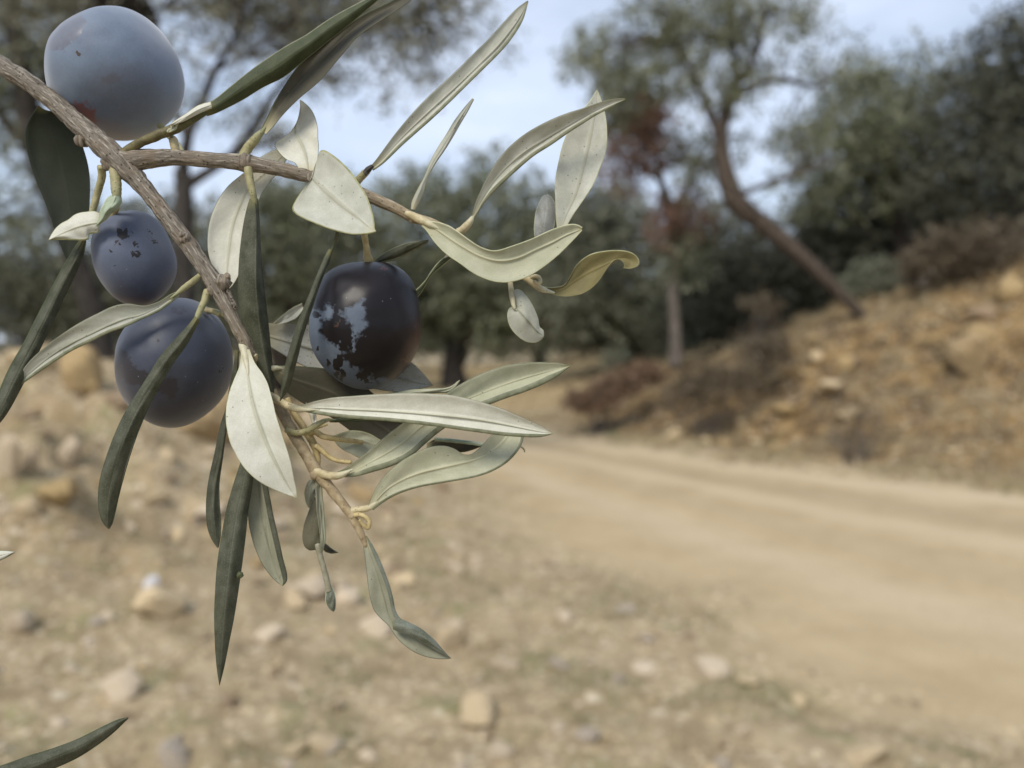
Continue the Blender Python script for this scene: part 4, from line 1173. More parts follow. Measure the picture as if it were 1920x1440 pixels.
branch = empty('olive_branch', W(0, 120, D0), "olive branch with four ripe olives and narrow leaves hanging into view close to the lens", 'branch')
B = branch
# ---- woody parts
stem = twig('stem', [(-60, 78, 1, 17), (0, 122, 1, 17), (50, 152, 1, 17), (100, 190, 1, 17), (150, 235, 0.5, 18), (195, 275, 0, 21), (232, 310, 0, 22), (270, 352, 0, 16), (310, 403, 0, 15.5),
                     (350, 455, 0, 16), (380, 497, 0, 15), (402, 530, 0, 17), (418, 562, 0, 14), (440, 605, 0, 12), (462, 645, 0.5, 12), (490, 700, 3, 11), (518, 752, 3, 10.5), (540, 795, 2, 10.5),
                     (570, 845, 1, 10.5), (592, 882, 0, 11.5), (615, 910, 0, 10), (640, 942, 0, 9), (662, 972, 0, 8), (680, 1008, 0, 6), (686, 1025, 0, 4)],
            'bark', B, n=22, bumpy=0.12, seed=2, m=260, age=[1, 1, 1, 1, 1, 1, 0.95, 0.8, 0.35, 0.1, 0.0, 0.0], label="grey fissured stem turning tan towards its tip")
side_t = twig('side_twig', [(222, 300, 0, 18), (255, 300, 0, 20), (290, 297, 0, 17), (330, 295, 0, 15), (380, 299, 0.3, 14), (440, 303, 0.5, 14.5), (465, 307, 0.5, 16.5), (500, 312, 0.8, 13.5), (560, 325, 1, 13), (600, 337, 1, 12.5),
                            (650, 352, 1, 11.5), (700, 372, 0.5, 11), (750, 395, 0, 10), (775, 408, 0, 10), (810, 418, 0, 8.5), (850, 438, 1, 7.5), (890, 465, 2, 6.5), (940, 500, 3, 6), (975, 518, 3, 5), (995, 525, 3, 4.5)],
              'bark', B, n=18, bumpy=0.10, seed=5, m=150, age=[1, 1, 0.95, 0.9, 0.85, 0.5, 0.2, 0.0, 0.0], label="thinner side twig turning tan and smooth towards its tip")


def knob(px, py, dmm, r, mat='bark', age=1.0, sq=(1, 1), seed=0, name='bud_scar', parent=None):
    th = np.linspace(0, np.pi, 12); ph = np.linspace(0, 2 * np.pi, 16, endpoint=False)
    T, Pp = np.meshgrid(th, ph, indexing='ij')
    x, y, z = np.sin(T) * np.cos(Pp) * sq[0], np.sin(T) * np.sin(Pp) * sq[1], np.cos(T) * 0.8
    f = 0.75 + 0.5 * vnoise(x * 2 + 5, y * 2 + 5, z * 2, seed)
    d = D0 + dmm * 0.001; s = r * d / FPX
    V = W(px, py, d) + s * ((x * f)[..., None] * RIGHT + (y * f)[..., None] * UP - (z * f)[..., None] * FWD)
    V = V.reshape(-1, 3)
    i, j = np.meshgrid(np.arange(11), np.arange(16), indexing='ij')
    F = np.stack([i * 16 + j, i * 16 + (j + 1) % 16, (i + 1) * 16 + (j + 1) % 16, (i + 1) * 16 + j], -1)[:, :, ::-1].reshape(-1, 4)
    return mesh(name, V, F, M[mat], parent or stem, origin=W(px, py, d), uv=V[:, :2] * 1000, attrs=dict(age=np.full(len(V), age)))


knob(346, 447, -1.0, 12, seed=1); knob(341, 440, -1.6, 6, seed=2)
knob(418, 530, -0.8, 15, seed=3); knob(425, 520, -1.2, 8, seed=4, age=0.8); knob(396, 545, -0.6, 10, seed=5)
knob(462, 303, 0.0, 16, seed=6, parent=side_t); knob(590, 333, 0.0, 14, seed=7, parent=side_t); knob(775, 410, -0.4, 9, age=0.1, seed=8, parent=side_t)
knob(592, 888, -0.3, 11.5, age=0.0, seed=9); knob(660, 965, -0.2, 9, age=0.0, seed=10); knob(155, 262, 0, 14, seed=11); knob(205, 305, -0.2, 15, seed=12)
# loosened flakes of bark below the node
twig('bark_flake', [(424, 536, -0.6, 3.5), (432, 556, -0.7, 3.5), (440, 572, -0.7, 4.5), (443, 580, -0.6, 3)], 'bark', stem, n=8, bumpy=0.5, seed=31, age=[1, 1])
twig('bark_flake', [(100, 205, -0.8, 3), (140, 240, -1.0, 3), (165, 262, -0.9, 2.5)], 'bark', stem, n=8, bumpy=0.3, seed=33, age=[1, 1])

# ---- leaves round the first olive and the upper left
o = leaf([(72, 198), (60, 215), (48, 242), (50, 280), (62, 325), (78, 365), (93, 405), (105, 440), (120, 478), (128, 492)],
         [(82, 205), (110, 215), (145, 255), (160, 290), (168, 330), (168, 375), (164, 415), (152, 455), (140, 480), (130, 493)],
         [(77, 200), (95, 240), (110, 290), (122, 340), (130, 390), (132, 440), (130, 490)], d=(5, 6, 6), face='upper_black', bulge=-1.2, rim='upper_black', seed=1, parent=B,
         label="broad nearly black leaf hanging behind the stem at the left")
o = leaf([(383, 195), (402, 186), (430, 163), (462, 137), (500, 110), (540, 84), (575, 64), (619, 34), (666, 8), (700, -8), (722, -14)],
         [(388, 218), (402, 214), (428, 202), (458, 186), (490, 166), (530, 146), (560, 122), (610, 82), (660, 42), (700, 8), (724, -12)],
         d=(-1, -2.5, -2), face='upper_olive', back='under', bulge=1.3, cup=0.7, seed=2, parent=B, rim='rim_dark', rl=2, label="long dark green leaf rising to the top edge, the left one of the pair")
twig('petiole', [(232, 287, -0.5, 9), (262, 268, -1, 8.5), (295, 254, -1.4, 9), (330, 240, -1.6, 10), (360, 222, -1.6, 11), (390, 206, -1.3, 11), (402, 200, -1.2, 8)], 'petiole_dark', o, seed=3)
leaf([(325, 228), (345, 215), (372, 197), (395, 190)], [(318, 238), (345, 228), (370, 215), (398, 203)], d=(-2.8, -3.0, -2.9), face='under', bulge=0.3, seed=3, parent=o, name='leaf_fold', n=14, nu=9, rr=0.8)
o = leaf([(489, 242), (498, 225), (516, 188), (545, 142), (572, 108), (600, 84), (640, 54), (682, 26), (720, 8), (760, -12), (785, -20)],
         [(499, 252), (512, 238), (532, 214), (562, 184), (602, 150), (640, 105), (668, 72), (710, 42), (750, 16), (775, -2), (787, -18)],
         d=(-0.5, -1, 0), face='under_dark', back='upper', rim='upper_olive', bulge=-0.8, cup=-0.6, seed=4, parent=B, rl=3, label="dark brownish leaf rising to the top edge, the right one of the pair")
twig('petiole', [(456, 296, 0, 10), (463, 280, 0, 9), (478, 262, -0.2, 8.5), (492, 246, -0.4, 7), (498, 238, -0.5, 4)], 'petiole', o, seed=4)
o = leaf([(562, 322), (552, 305), (535, 298), (520, 282), (516, 268), (535, 255), (550, 240), (560, 222), (563, 205), (562, 188)],
         [(590, 320), (594, 305), (597, 288), (597, 262), (596, 240), (590, 217), (582, 203), (574, 195), (568, 190), (562, 187)],
         [(578, 320), (576, 303), (572, 285), (565, 268), (556, 252), (554, 238), (559, 220), (562, 205), (563, 195), (562, 188)],
         d=(0, 1.5, 3), face='under', bulge=-0.8, seed=5, parent=B, rim='rim_dark', rl=1.6, rr=1.4, ridge=0.35, label="small pale leaf curled like a horn above the side twig")
o = leaf([(536, 278), (512, 282), (485, 297), (455, 325), (428, 348), (407, 378), (393, 415), (389, 450), (391, 480), (402, 508), (416, 528), (424, 545)],
         [(545, 285), (530, 312), (508, 340), (490, 365), (478, 400), (470, 440), (460, 480), (450, 510), (440, 530), (428, 545)],
         [(540, 282), (500, 322), (468, 352), (450, 385), (436, 425), (430, 465), (426, 505), (425, 545)],
         d=(4, 3.5, 2), face='under', bulge=-0.9, seed=6, parent=B, rim='rim_dark', label="wide pale leaf behind the side twig and the upright dark green leaf")
o = leaf([(468, 372), (462, 392), (455, 428), (449, 475), (446, 520), (447, 560), (453, 605), (465, 655), (482, 700), (500, 735), (518, 768)],
         [(484, 372), (486, 400), (488, 440), (492, 500), (498, 560), (504, 610), (509, 660), (513, 700), (518, 735), (521, 768)],
         [(476, 372), (480, 410), (479, 460), (479, 520), (482, 570), (489, 630), (500, 690), (511, 735), (520, 768)],
         d=(0, -1.2, 1.5, 3), face='upper', bulge=1.6, cup=0.5, seed=7, parent=B, label="upright dark green leaf hanging from the side twig beside the pale one", rr=2)
twig('petiole', [(465, 315, -0.4, 8), (468, 335, -0.6, 7.5), (472, 355, -0.6, 7), (477, 375, -0.5, 7), (479, 392, -0.4, 4)], 'petiole', o, seed=5)
o = leaf([(706, 434), (695, 438), (660, 440), (625, 432), (590, 419), (560, 405), (547, 392), (556, 372), (572, 350), (584, 335), (590, 318), (594, 300)],
         [(703, 430), (702, 415), (697, 392), (686, 363), (670, 338), (650, 313), (632, 296), (616, 285), (606, 281), (600, 283), (597, 290), (595, 298)],
         [(705, 433), (690, 424), (668, 405), (645, 388), (622, 368), (605, 353), (592, 341), (585, 332), (588, 318), (594, 300)],
         d=(-8, -5.5, -3, -1.5), face='under_mid', bulge=-0.9, seed=8, parent=B, rl=3.2, rr=3.6, rim='rim', ridge=0.28, label="broad folded pale leaf in front of the side twig, pointing at the black olive")
o = leaf([(694, 312), (708, 295), (740, 252), (770, 216), (800, 184), (830, 156), (860, 128), (890, 98), (918, 70), (945, 40), (968, 16), (989, 1)],
         [(700, 320), (720, 306), (752, 275), (780, 250), (810, 224), (845, 190), (880, 156), (910, 126), (938, 98), (960, 72), (980, 40), (991, 2)],
         [(697, 316), (715, 301), (747, 265), (778, 234), (808, 206), (840, 177), (874, 146), (903, 117), (932, 88), (955, 60), (976, 30), (990, 2)],
         d=(-1, -1, 2, 6), face='under_mid', bulge=-0.7, cup=0.4, seed=9, parent=B, rr=6, rim='rim_dark', rl=1.0, label="long straight pale leaf pointing up right to the top edge")
twig('petiole', [(668, 346, 0, 6), (676, 333, -0.4, 7), (690, 320, -0.8, 6.5), (700, 312, -1, 4.5)], 'petiole', o, seed=6)
leaf([(680, 322), (686, 314), (696, 308)], [(686, 330), (694, 322), (702, 313)], d=(-1.6, -1.7, -1.5), face='under_grey', bulge=0.2, seed=3, parent=o, name='scorched_patch', n=8, nu=5, label="black scorched base of the leaf").data.materials.clear()
for kk in range(3): bpy.data.objects[o.name].children[-1].data.materials.append(M['burnt'])
o = leaf([(770, 392), (773, 374), (785, 350), (796, 330), (808, 300), (822, 275), (838, 250), (852, 226), (870, 202), (886, 184)],
         [(779, 393), (787, 378), (795, 358), (801, 335), (818, 305), (834, 282), (850, 257), (864, 232), (878, 208), (889, 187)],
         d=(0, 0, 2, 3), face='under_grey', bulge=0.4, seed=10, parent=B, rr=1.0, rim='rim', label="thin straight grey leaf left of the arching pale one")
o = leaf([(884, 405), (888, 390), (897, 366), (912, 335), (930, 305), (955, 275), (985, 250), (1020, 230), (1060, 213), (1095, 202), (1120, 193), (1145, 186), (1171, 184)],
         [(889, 410), (897, 398), (912, 376), (934, 352), (966, 322), (1000, 294), (1030, 274), (1060, 254), (1090, 234), (1115, 218), (1140, 205), (1160, 194), (1173, 187)],
         [(886, 407), (893, 394), (906, 370), (925, 342), (952, 312), (985, 284), (1018, 264), (1052, 244), (1085, 225), (1110, 211), (1135, 199), (1155, 191), (1172, 186)],
         d=(-1, -3, -4, -4), face='under_mid', bulge=-0.9, cup=0.5, seed=11, parent=B, rr=7, rim='rim_dark', rl=1.4, label="long arching pale leaf crossing the upright leaf at the right")
twig('petiole', [(858, 436, 0, 7), (870, 428, -0.5, 7), (882, 415, -0.9, 6.5), (888, 402, -1.1, 5)], 'petiole_tan', o, seed=7)
o = leaf([(1046, 440), (1043, 415), (1041, 375), (1041, 340), (1048, 300), (1058, 262), (1070, 235), (1090, 208), (1107, 187), (1119, 168)],
         [(1056, 440), (1072, 408), (1095, 375), (1114, 345), (1127, 312), (1137, 280), (1139, 250), (1136, 218), (1128, 188), (1120, 168)],
         [(1050, 440), (1060, 408), (1078, 370), (1090, 330), (1100, 290), (1108, 255), (1113, 225), (1118, 195), (1120, 168)],
         d=(1, 0.5, 1, 2), face='under_green', bulge=-0.8, seed=12, parent=B, rr=2.2, rl=1.8, rim='rim_pale', label="upright pale green leaf ending in two small points at the right")
o.data.materials[0] = M['under_mid']
o = leaf([(1004, 455), (1001, 430), (1003, 405), (1009, 385), (1016, 370), (1022, 365)], [(1032, 455), (1038, 430), (1042, 402), (1040, 382), (1034, 369), (1026, 364)],
         d=(3, 2.6, 2.6), face='upper_grey', back='under', bulge=0.8, seed=13, parent=B, rim='rim_pale', n=26, label="small woolly grey leaf tucked at the foot of the upright leaf")
o = leaf([(797, 414), (815, 415), (840, 422), (862, 436), (884, 452), (905, 464), (930, 469), (962, 460), (1000, 446), (1035, 430), (1062, 421), (1080, 420), (1092, 426)],
         [(790, 424), (800, 434), (815, 455), (838, 478), (862, 494), (888, 513), (920, 527), (952, 530), (985, 521), (1018, 502), (1048, 478), (1074, 452), (1092, 432)],
         [(795, 420), (815, 428), (840, 445), (868, 463), (900, 480), (935, 489), (970, 484), (1005, 468), (1035, 455), (1060, 442), (1090, 430)],
         d=(-2, -4.5, -5, -3.5, -2), face='under_green', bulge=-1.1, seed=14, parent=B, rr=2.6, rl=2.2, rim='rim_pale', ridge=0.35, label="boat shaped pale green leaf bent like a smile at the end of the side twig")
twig('petiole', [(762, 400, -0.5, 6), (780, 408, -1.2, 8), (800, 418, -2.0, 8), (825, 430, -2.6, 5)], 'petiole_tan', o, seed=8)
# yellow curled leaf and its coiled stalk
o = leaf([(1003, 531), (1025, 538), (1048, 537), (1060, 532), (1068, 519), (1082, 495), (1105, 477), (1135, 470), (1165, 469), (1186, 474), (1198, 486), (1197, 498), (1183, 504), (1170, 503)],
         [(1005, 541), (1030, 550), (1055, 556), (1085, 553), (1110, 540), (1127, 521), (1138, 503), (1143, 495), (1150, 488), (1158, 486), (1165, 489), (1170, 495), (1170, 501), (1168, 503)],
         d=(2, 1, 0, -1, -1), face='ochre', bulge=-0.8, seed=15, parent=B, rl=2.6, rr=1.6, rim='rim', n=60, label="ochre leaf curled into a hook at the far right of the branch")
twig('petiole', [(978, 518, 3, 5), (990, 524, 2, 6), (1003, 534, 1.4, 6), (1018, 543, 1.2, 6), (1040, 549, 1.0, 4.5)], 'petiole_tan', o, seed=9)
twig('tendril', [(996, 520, 1.5, 3.5), (1005, 518, 0.8, 4), (1012, 522, 0.2, 3.6), (1013, 529, -0.4, 3.4), (1006, 531, -0.6, 3.2), (1001, 527, -0.7, 3.2)], 'petiole_tan', side_t, seed=10)
o = leaf([(962, 574), (954, 579), (951, 592), (955, 609), (966, 626), (982, 639), (1000, 643), (1012, 639), (1019, 632)],
         [(962, 572), (963, 546), (974, 543), (988, 556), (1001, 577), (1009, 597), (1012, 613), (1019, 619), (1020, 628)],
         [(962, 573), (970, 579), (983, 592), (995, 606), (1006, 619), (1014, 626), (1020, 630)],
         d=(-1, -1.5, 0), face='under_grey', back='upper', bulge=0.9, seed=16, parent=B, rl=1.6, rim='rim_pale', n=34, ridge=0.3, label="small oval leaf hanging alone below the smile shaped leaf")
twig('petiole', [(956, 520, 2, 4.5), (958, 540, 0, 5), (961, 560, -1.6, 5.5), (964, 576, -2.2, 5), (970, 583, -2.3, 3)], 'petiole_tan', o, seed=11)

# ---- round the black olive
o = leaf([(701, 490), (715, 478), (737, 465), (758, 457), (780, 452), (803, 449)], [(708, 493), (728, 491), (750, 485), (770, 475), (788, 465), (804, 453)],
         d=(3, 3, 2), face='upper', bulge=0.8, cup=0.4, seed=17, parent=B, rr=4, rim='rim_dark', n=26, label="short dark green leaf just above the black olive")
o = leaf([(851, 474), (838, 479), (826, 487), (816, 498), (806, 512), (797, 526), (786, 538), (778, 545)], [(853, 480), (842, 488), (830, 498), (818, 508), (806, 521), (798, 535), (791, 547), (784, 557)],
         d=(2, 2, 4), face='upper_olive', back='under', bulge=0.5, seed=18, parent=B, n=26, rl=1.5, rim='rim_pale', label="narrow twisted leaf just right of the black olive")
twig('petiole', [(856, 452, 2, 4.5), (848, 468, 2, 5), (838, 482, 2, 4.5), (826, 492, 2, 3)], 'petiole_tan', o, seed=12)
o = leaf([(617, 466), (608, 482), (598, 506), (583, 543), (570, 575), (558, 605), (547, 640), (537, 675), (531, 705), (526, 732), (524, 752)],
         [(624, 472), (619, 490), (610, 510), (597, 545), (586, 578), (577, 605), (567, 638), (559, 670), (551, 700), (541, 730), (526, 752)],
         d=(-2, -7.5, -8, -4), face='upper', bulge=1.2, cup=0.4, seed=19, parent=B, label="narrow dark green leaf slanting down along the left side of the black olive")
twig('petiole', [(634, 395, 0, 4), (633, 430, -1, 4), (630, 448, -1.4, 4.5), (625, 462, -1.8, 4.5), (620, 474, -2.4, 4)], 'petiole_dark', o, seed=13)
o = leaf([(498, 606), (530, 606), (562, 608), (600, 612), (640, 622), (700, 645), (745, 662), (775, 682), (795, 702), (812, 722)],
         [(502, 648), (525, 662), (552, 678), (590, 695), (640, 712), (690, 726), (730, 734), (760, 735), (788, 729), (812, 723)],
         [(500, 630), (530, 638), (565, 648), (600, 658), (650, 675), (700, 692), (745, 708), (785, 718), (812, 722)],
         d=(9, 10, 11, 10), face='under_speck', back='upper', bulge=-0.8, seed=20, parent=B, rr=2, rim='rim_dark', ridge=0.4, label="long speckled grey leaf whose tip shows past the black olive")
o = leaf([(512, 606), (530, 590), (548, 577), (566, 568)], [(522, 609), (540, 604), (556, 596), (570, 580)], d=(8, 8, 8), face='under', bulge=-0.4, seed=21, parent=B, n=18, nu=9, label="pale leaf tip peeping out left of the black olive")
o = leaf([(508, 686), (530, 685), (570, 687), (615, 692), (655, 706), (690, 730), (720, 755), (748, 775), (768, 795), (775, 815), (768, 840)],
         [(508, 694), (520, 715), (540, 737), (572, 758), (605, 774), (632, 790), (660, 810), (690, 830), (715, 845), (745, 850), (766, 842)],
         d=(3, 6, 8, 7), face='under_dark', back='upper', bulge=0.5, seed=22, parent=B, rl=2.2, rim='upper_olive', label="broad dark brown leaf beneath the black olive")
twig('petiole', [(478, 664, 1, 7), (490, 682, 2, 6), (503, 690, 2.5, 6.5), (520, 690, 3, 6), (532, 692, 3.4, 3)], 'petiole_tan', o, seed=14)
o = leaf([(700, 744), (735, 736), (770, 730), (805, 728), (835, 727), (850, 721), (858, 714), (862, 712)], [(700, 750), (740, 748), (780, 742), (815, 738), (840, 736), (855, 728), (861, 719), (863, 714)],
         d=(3, 2, 1), face='under_green', bulge=0.3, seed=23, parent=B, n=28, rr=3, rim='rim_dark', label="thin leaf with an upturned tip lying along the long horizontal leaf")
# ---- lower right fan
o = leaf([(540, 756), (560, 760), (590, 752), (625, 745), (665, 742), (710, 739), (760, 737), (810, 738), (850, 741), (890, 750), (930, 762), (970, 778), (1005, 794), (1025, 804), (1038, 812)],
         [(540, 766), (565, 771), (595, 777), (630, 782), (670, 786), (715, 789), (760, 793), (810, 799), (855, 805), (900, 811), (945, 817), (985, 820), (1010, 820), (1026, 817), (1038, 813)],
         [(540, 761), (565, 765), (600, 765), (650, 768), (700, 770), (760, 774), (820, 779), (880, 785), (930, 793), (975, 802), (1010, 809), (1038, 813)],
         d=(-2, -5.5, -8, -8, -6), face='under', bulge=-1.0, cup=0.3, seed=24, parent=B, rr=7, rl=1.2, rim='rim_dark', ridge=0.3, label="longest pale leaf lying level across the lower fan, its tip at the road")
twig('petiole', [(505, 742, 1.5, 8), (520, 750, 0, 7.5), (538, 760, -1.5, 7), (556, 766, -2.4, 7), (575, 768, -3.0, 5), (600, 768, -3.6, 3)], 'petiole_tan', o, seed=15)
o = leaf([(632, 884), (650, 876), (675, 858), (700, 838), (725, 815), (752, 796), (790, 768), (825, 745), (860, 722), (895, 703), (930, 690), (965, 682), (1005, 679), (1040, 680), (1068, 685)],
         [(634, 895), (665, 894), (700, 885), (735, 874), (768, 858), (795, 835), (822, 812), (855, 790), (890, 770), (925, 756), (955, 745), (985, 735), (1020, 720), (1048, 704), (1069, 687)],
         [(633, 890), (660, 884), (692, 868), (725, 850), (758, 828), (790, 800), (830, 775), (870, 752), (910, 735), (950, 720), (990, 707), (1030, 696), (1068, 686)],
         d=(-1, -2, -2.5, -2, 0), face='under_green', back='upper_olive', bulge=-1.1, seed=25, parent=B, rr=11, rl=2, rim='rim_dark', label="long pale green leaf crossing behind the longest leaf up to the right")
twig('petiole', [(592, 882, -0.3, 8), (606, 889, -0.8, 7.5), (622, 892, -1.2, 7.5), (640, 890, -1.5, 7), (662, 880, -1.9, 4)], 'petiole_tan', o, seed=16)
o = leaf([(690, 948), (697, 932), (705, 914), (720, 893), (742, 872), (770, 854), (800, 840), (828, 835), (850, 840), (866, 850), (880, 852), (893, 845), (908, 830), (925, 812), (945, 800), (962, 796)],
         [(700, 957), (715, 945), (738, 931), (765, 920), (795, 912), (830, 906), (865, 900), (898, 893), (925, 883), (950, 868), (968, 850), (979, 832), (982, 815), (978, 803), (970, 797), (964, 796)],
         [(695, 953), (708, 936), (728, 916), (755, 900), (788, 887), (825, 878), (860, 870), (890, 862), (915, 850), (935, 836), (950, 820), (958, 807), (963, 797)],
         d=(-1, -3, -4, -3, 0), face='under_green', back='upper', bulge=-0.7, seed=26, parent=B, rr=5.5, rl=1.4, rim='rim_dark', ridge=0.22, label="wavy pale leaf with a notch in its upper edge, lowest of the right fan")
twig('petiole', [(658, 958, 0, 6.5), (672, 955, -0.3, 6), (688, 953, -0.7, 6), (700, 947, -1, 6), (712, 935, -1.4, 3)], 'petiole_tan', o, seed=17)
twig('leaf_spine', [(977, 838, -3, 2), (982, 842, -3, 1.6), (984, 848, -3, 1)], 'petiole', o, seed=18)
o = leaf([(800, 830), (818, 822), (845, 822), (875, 826), (908, 831)], [(798, 858), (820, 852), (850, 850), (880, 846), (906, 836)], [(800, 833), (820, 827), (845, 828), (875, 831), (908, 834)],
         d=(4, 4, 3), face='under_dark', bulge=0.3, seed=27, parent=B, n=24, nu=11, label="olive brown leaf seen in the gap under the long horizontal leaf")
twig('leaf_spine', [(815, 823, 2.6, 3.6), (845, 826, 2.5, 3.8), (880, 830, 2.2, 3.8), (908, 834, 2.0, 3.5)], 'bud', o, seed=19)
o = leaf([(622, 818), (642, 810), (664, 807), (690, 812), (720, 828)], [(622, 820), (636, 838), (656, 850), (682, 860), (718, 850)], [(622, 819), (650, 822), (680, 826), (718, 838)],
         d=(4, 4, 4), face='under_green', back='upper', bulge=-0.4, seed=28, parent=B, n=24, nu=13, label="small green leaf behind the forked yellow stalks")
o = leaf([(565, 752), (575, 765), (582, 785), (588, 800)], [(575, 750), (590, 770), (594, 788), (590, 802)], d=(6, 6, 6), face='under', bulge=0.3, seed=29, parent=B, n=16, nu=9, label="sliver of a pale leaf between the stem and the horizontal leaf")
# yellow fruit stalk and its forks
fs = twig('fruit_stalk', [(538, 748, 4, 6.5), (552, 775, 3.5, 6.5), (568, 800, 3, 7), (582, 822, 2.6, 7.5), (592, 842, 2.5, 7), (596, 862, 2.5, 5.5), (595, 885, 2, 4)], 'stalk', B, seed=20, label="bare forked yellow fruit stalk behind the stem")
twig('stalk_fork', [(580, 812, 2, 6), (592, 810, 1.6, 6), (605, 818, 1.4, 5.5), (625, 822, 2, 5.5), (650, 825, 3, 5), (680, 829, 3.4, 4)], 'stalk', fs, seed=21)
twig('stalk_fork', [(592, 835, 2, 6), (604, 845, 1.8, 5), (618, 857, 1.6, 4.5), (634, 864, 1.4, 4.2), (658, 867, 1.2, 4)], 'stalk', fs, seed=22)
twig('stalk_fork', [(586, 806, 2.5, 3.5), (600, 800, 2.4, 3), (614, 796, 2.6, 2)], 'stalk', fs, seed=23)
o = leaf([(618, 786), (650, 783), (690, 782), (740, 785), (790, 796)], [(618, 792), (650, 792), (690, 790), (740, 793), (790, 800)], d=(0, -1, 0), face='upper_olive', bulge=0.3, seed=30, parent=B, n=24, nu=9, label="thin edge on leaf pressed under the longest leaf")
twig('petiole', [(537, 806, 1, 6), (555, 812, 0.4, 6), (575, 808, 0, 6), (595, 796, -0.3, 6), (612, 788, -0.4, 5.5), (630, 787, -0.4, 3.5)], 'petiole', o, seed=24)

# ---- front pale leaf and the hanging ones
o = leaf([(452, 655), (449, 685), (440, 708), (430, 735), (424, 765), (424, 795), (430, 825), (442, 852), (458, 877), (480, 899), (505, 914), (530, 925), (553, 933)],
         [(468, 655), (478, 680), (492, 700), (503, 722), (512, 752), (519, 782), (528, 812), (538, 842), (546, 870), (551, 895), (556, 918), (557, 932)],
         [(460, 655), (462, 685), (466, 712), (472, 745), (480, 775), (491, 805), (504, 838), (518, 868), (532, 895), (545, 918), (555, 932)],
         d=(-0.5, -4, -6, -6, -4), face='under', bulge=-0.7, seed=31, parent=B, rl=1.8, rr=1.4, rim='rim_pale', ridge=0.34, label="large bright pale leaf hanging in front of the stem")
twig('petiole', [(455, 644, 0.2, 8), (458, 656, -0.3, 8), (461, 672, -1.0, 6), (464, 692, -2.0, 3.5), (467, 718, -2.9, 1.5)], 'petiole_pale', o, seed=25)
o = leaf([(441, 655), (437, 690), (430, 725), (423, 765), (412, 800), (402, 850), (391, 900), (386, 945), (388, 985), (396, 1010), (407, 1027)],
         [(448, 660), (447, 695), (438, 740), (430, 785), (424, 815), (418, 860), (412, 905), (412, 945), (415, 980), (414, 1005), (410, 1027)],
         d=(1.5, 2, 1, 0), face='upper', bulge=0.7, seed=32, parent=B, rr=1.6, label="very narrow dark leaf hanging left of the large bright one")
o = leaf([(366, 592), (352, 610), (330, 634), (303, 664), (280, 700), (258, 735), (233, 775), (214, 815), (198, 858), (187, 900), (183, 940), (187, 968), (195, 984), (203, 992)],
         [(374, 602), (364, 622), (350, 648), (328, 678), (307, 712), (286, 750), (270, 785), (256, 820), (243, 858), (233, 895), (224, 930), (217, 960), (211, 982), (205, 992)],
         d=(-4, -8, -10, -9), face='upper', bulge=1.5, cup=0.5, seed=33, parent=B, rr=3, rim='upper_olive', label="curved dark green leaf hanging across the lowest olive")
twig('petiole', [(388, 545, -0.5, 6.5), (384, 562, -1.5, 6.5), (376, 580, -3, 6), (370, 594, -4.2, 7), (366, 604, -4.8, 4)], 'petiole', o, seed=26)
o = leaf([(335, 545), (318, 552), (298, 565), (270, 573), (240, 569), (212, 574), (178, 590), (150, 605), (120, 624), (90, 646), (62, 670), (42, 695), (30, 727)],
         [(336, 556), (318, 570), (298, 584), (268, 598), (240, 611), (205, 624), (172, 640), (140, 655), (110, 673), (85, 690), (62, 706), (45, 718), (31, 728)],
         [(336, 550), (318, 561), (296, 576), (262, 592), (235, 598), (205, 610), (172, 626), (140, 641), (110, 658), (82, 678), (58, 698), (40, 714), (31, 727)],
         d=(-3, -7, -5, -3), face='under_grey', bulge=-0.7, cup=0.3, seed=34, parent=B, rr=6, rim='rim_dark', rl=1.2, label="long greyish leaf sweeping left beneath the two upper left olives")
twig('petiole', [(376, 516, 0, 5.5), (362, 527, -1.5, 5.5), (345, 540, -2.6, 5.5), (330, 552, -3.4, 4), (318, 560, -4, 2.5)], 'petiole', o, seed=27)
o = leaf([(152, 446), (140, 462), (122, 492), (104, 525), (85, 562), (65, 600), (45, 640), (25, 675), (5, 715), (-15, 765), (-30, 820)],
         [(162, 452), (157, 478), (146, 506), (132, 535), (116, 568), (100, 605), (82, 642), (62, 682), (40, 728), (12, 778), (-25, 822)],
         d=(1, 0, -3, -6), face='upper', back='under', bulge=1.3, cup=0.4, seed=35, parent=B, rl=4, rim='upper_olive', label="long rod like green leaf running down to the left edge")
twig('petiole', [(190, 312, 0, 7.5), (191, 332, 1, 7), (183, 362, 2, 6.5), (175, 390, 2, 6), (168, 415, 1.6, 6), (160, 442, 1.2, 7), (152, 462, 0.8, 6)], 'petiole', o, seed=28)
o = leaf([(192, 400), (175, 395), (160, 396), (142, 401), (125, 413), (108, 424), (98, 436), (91, 449)], [(186, 428), (184, 437), (168, 441), (164, 450), (145, 451), (125, 450), (108, 450), (92, 451)],
         [(190, 415), (182, 418), (168, 420), (150, 424), (133, 430), (118, 437), (104, 444), (91, 450)],
         d=(-1, -2, -3), face='under', bulge=0.6, seed=36, parent=B, rr=3.5, rim='rim', n=34, wav=2.0, label="small bright broken leaf left of the speckled olive")
o = leaf([(207, 366), (200, 372), (193, 384), (187, 396), (184, 410), (178, 422), (176, 428)], [(228, 368), (229, 380), (222, 391), (210, 401), (200, 412), (190, 419), (178, 428)],
         d=(-1, -2, -1.5), face='under_green', bulge=1.4, seed=37, parent=B, n=26, nu=13, rim='rim_pale', label="rolled grey green leaf bud at the top of the speckled olive")
o.data.materials[0] = M['bud']
twig('petiole', [(212, 308, 0, 9), (216, 330, -0.6, 9.5), (218, 350, -1, 9.5), (218, 368, -1.4, 9.5), (213, 384, -1.8, 6)], 'petiole', o, seed=29)
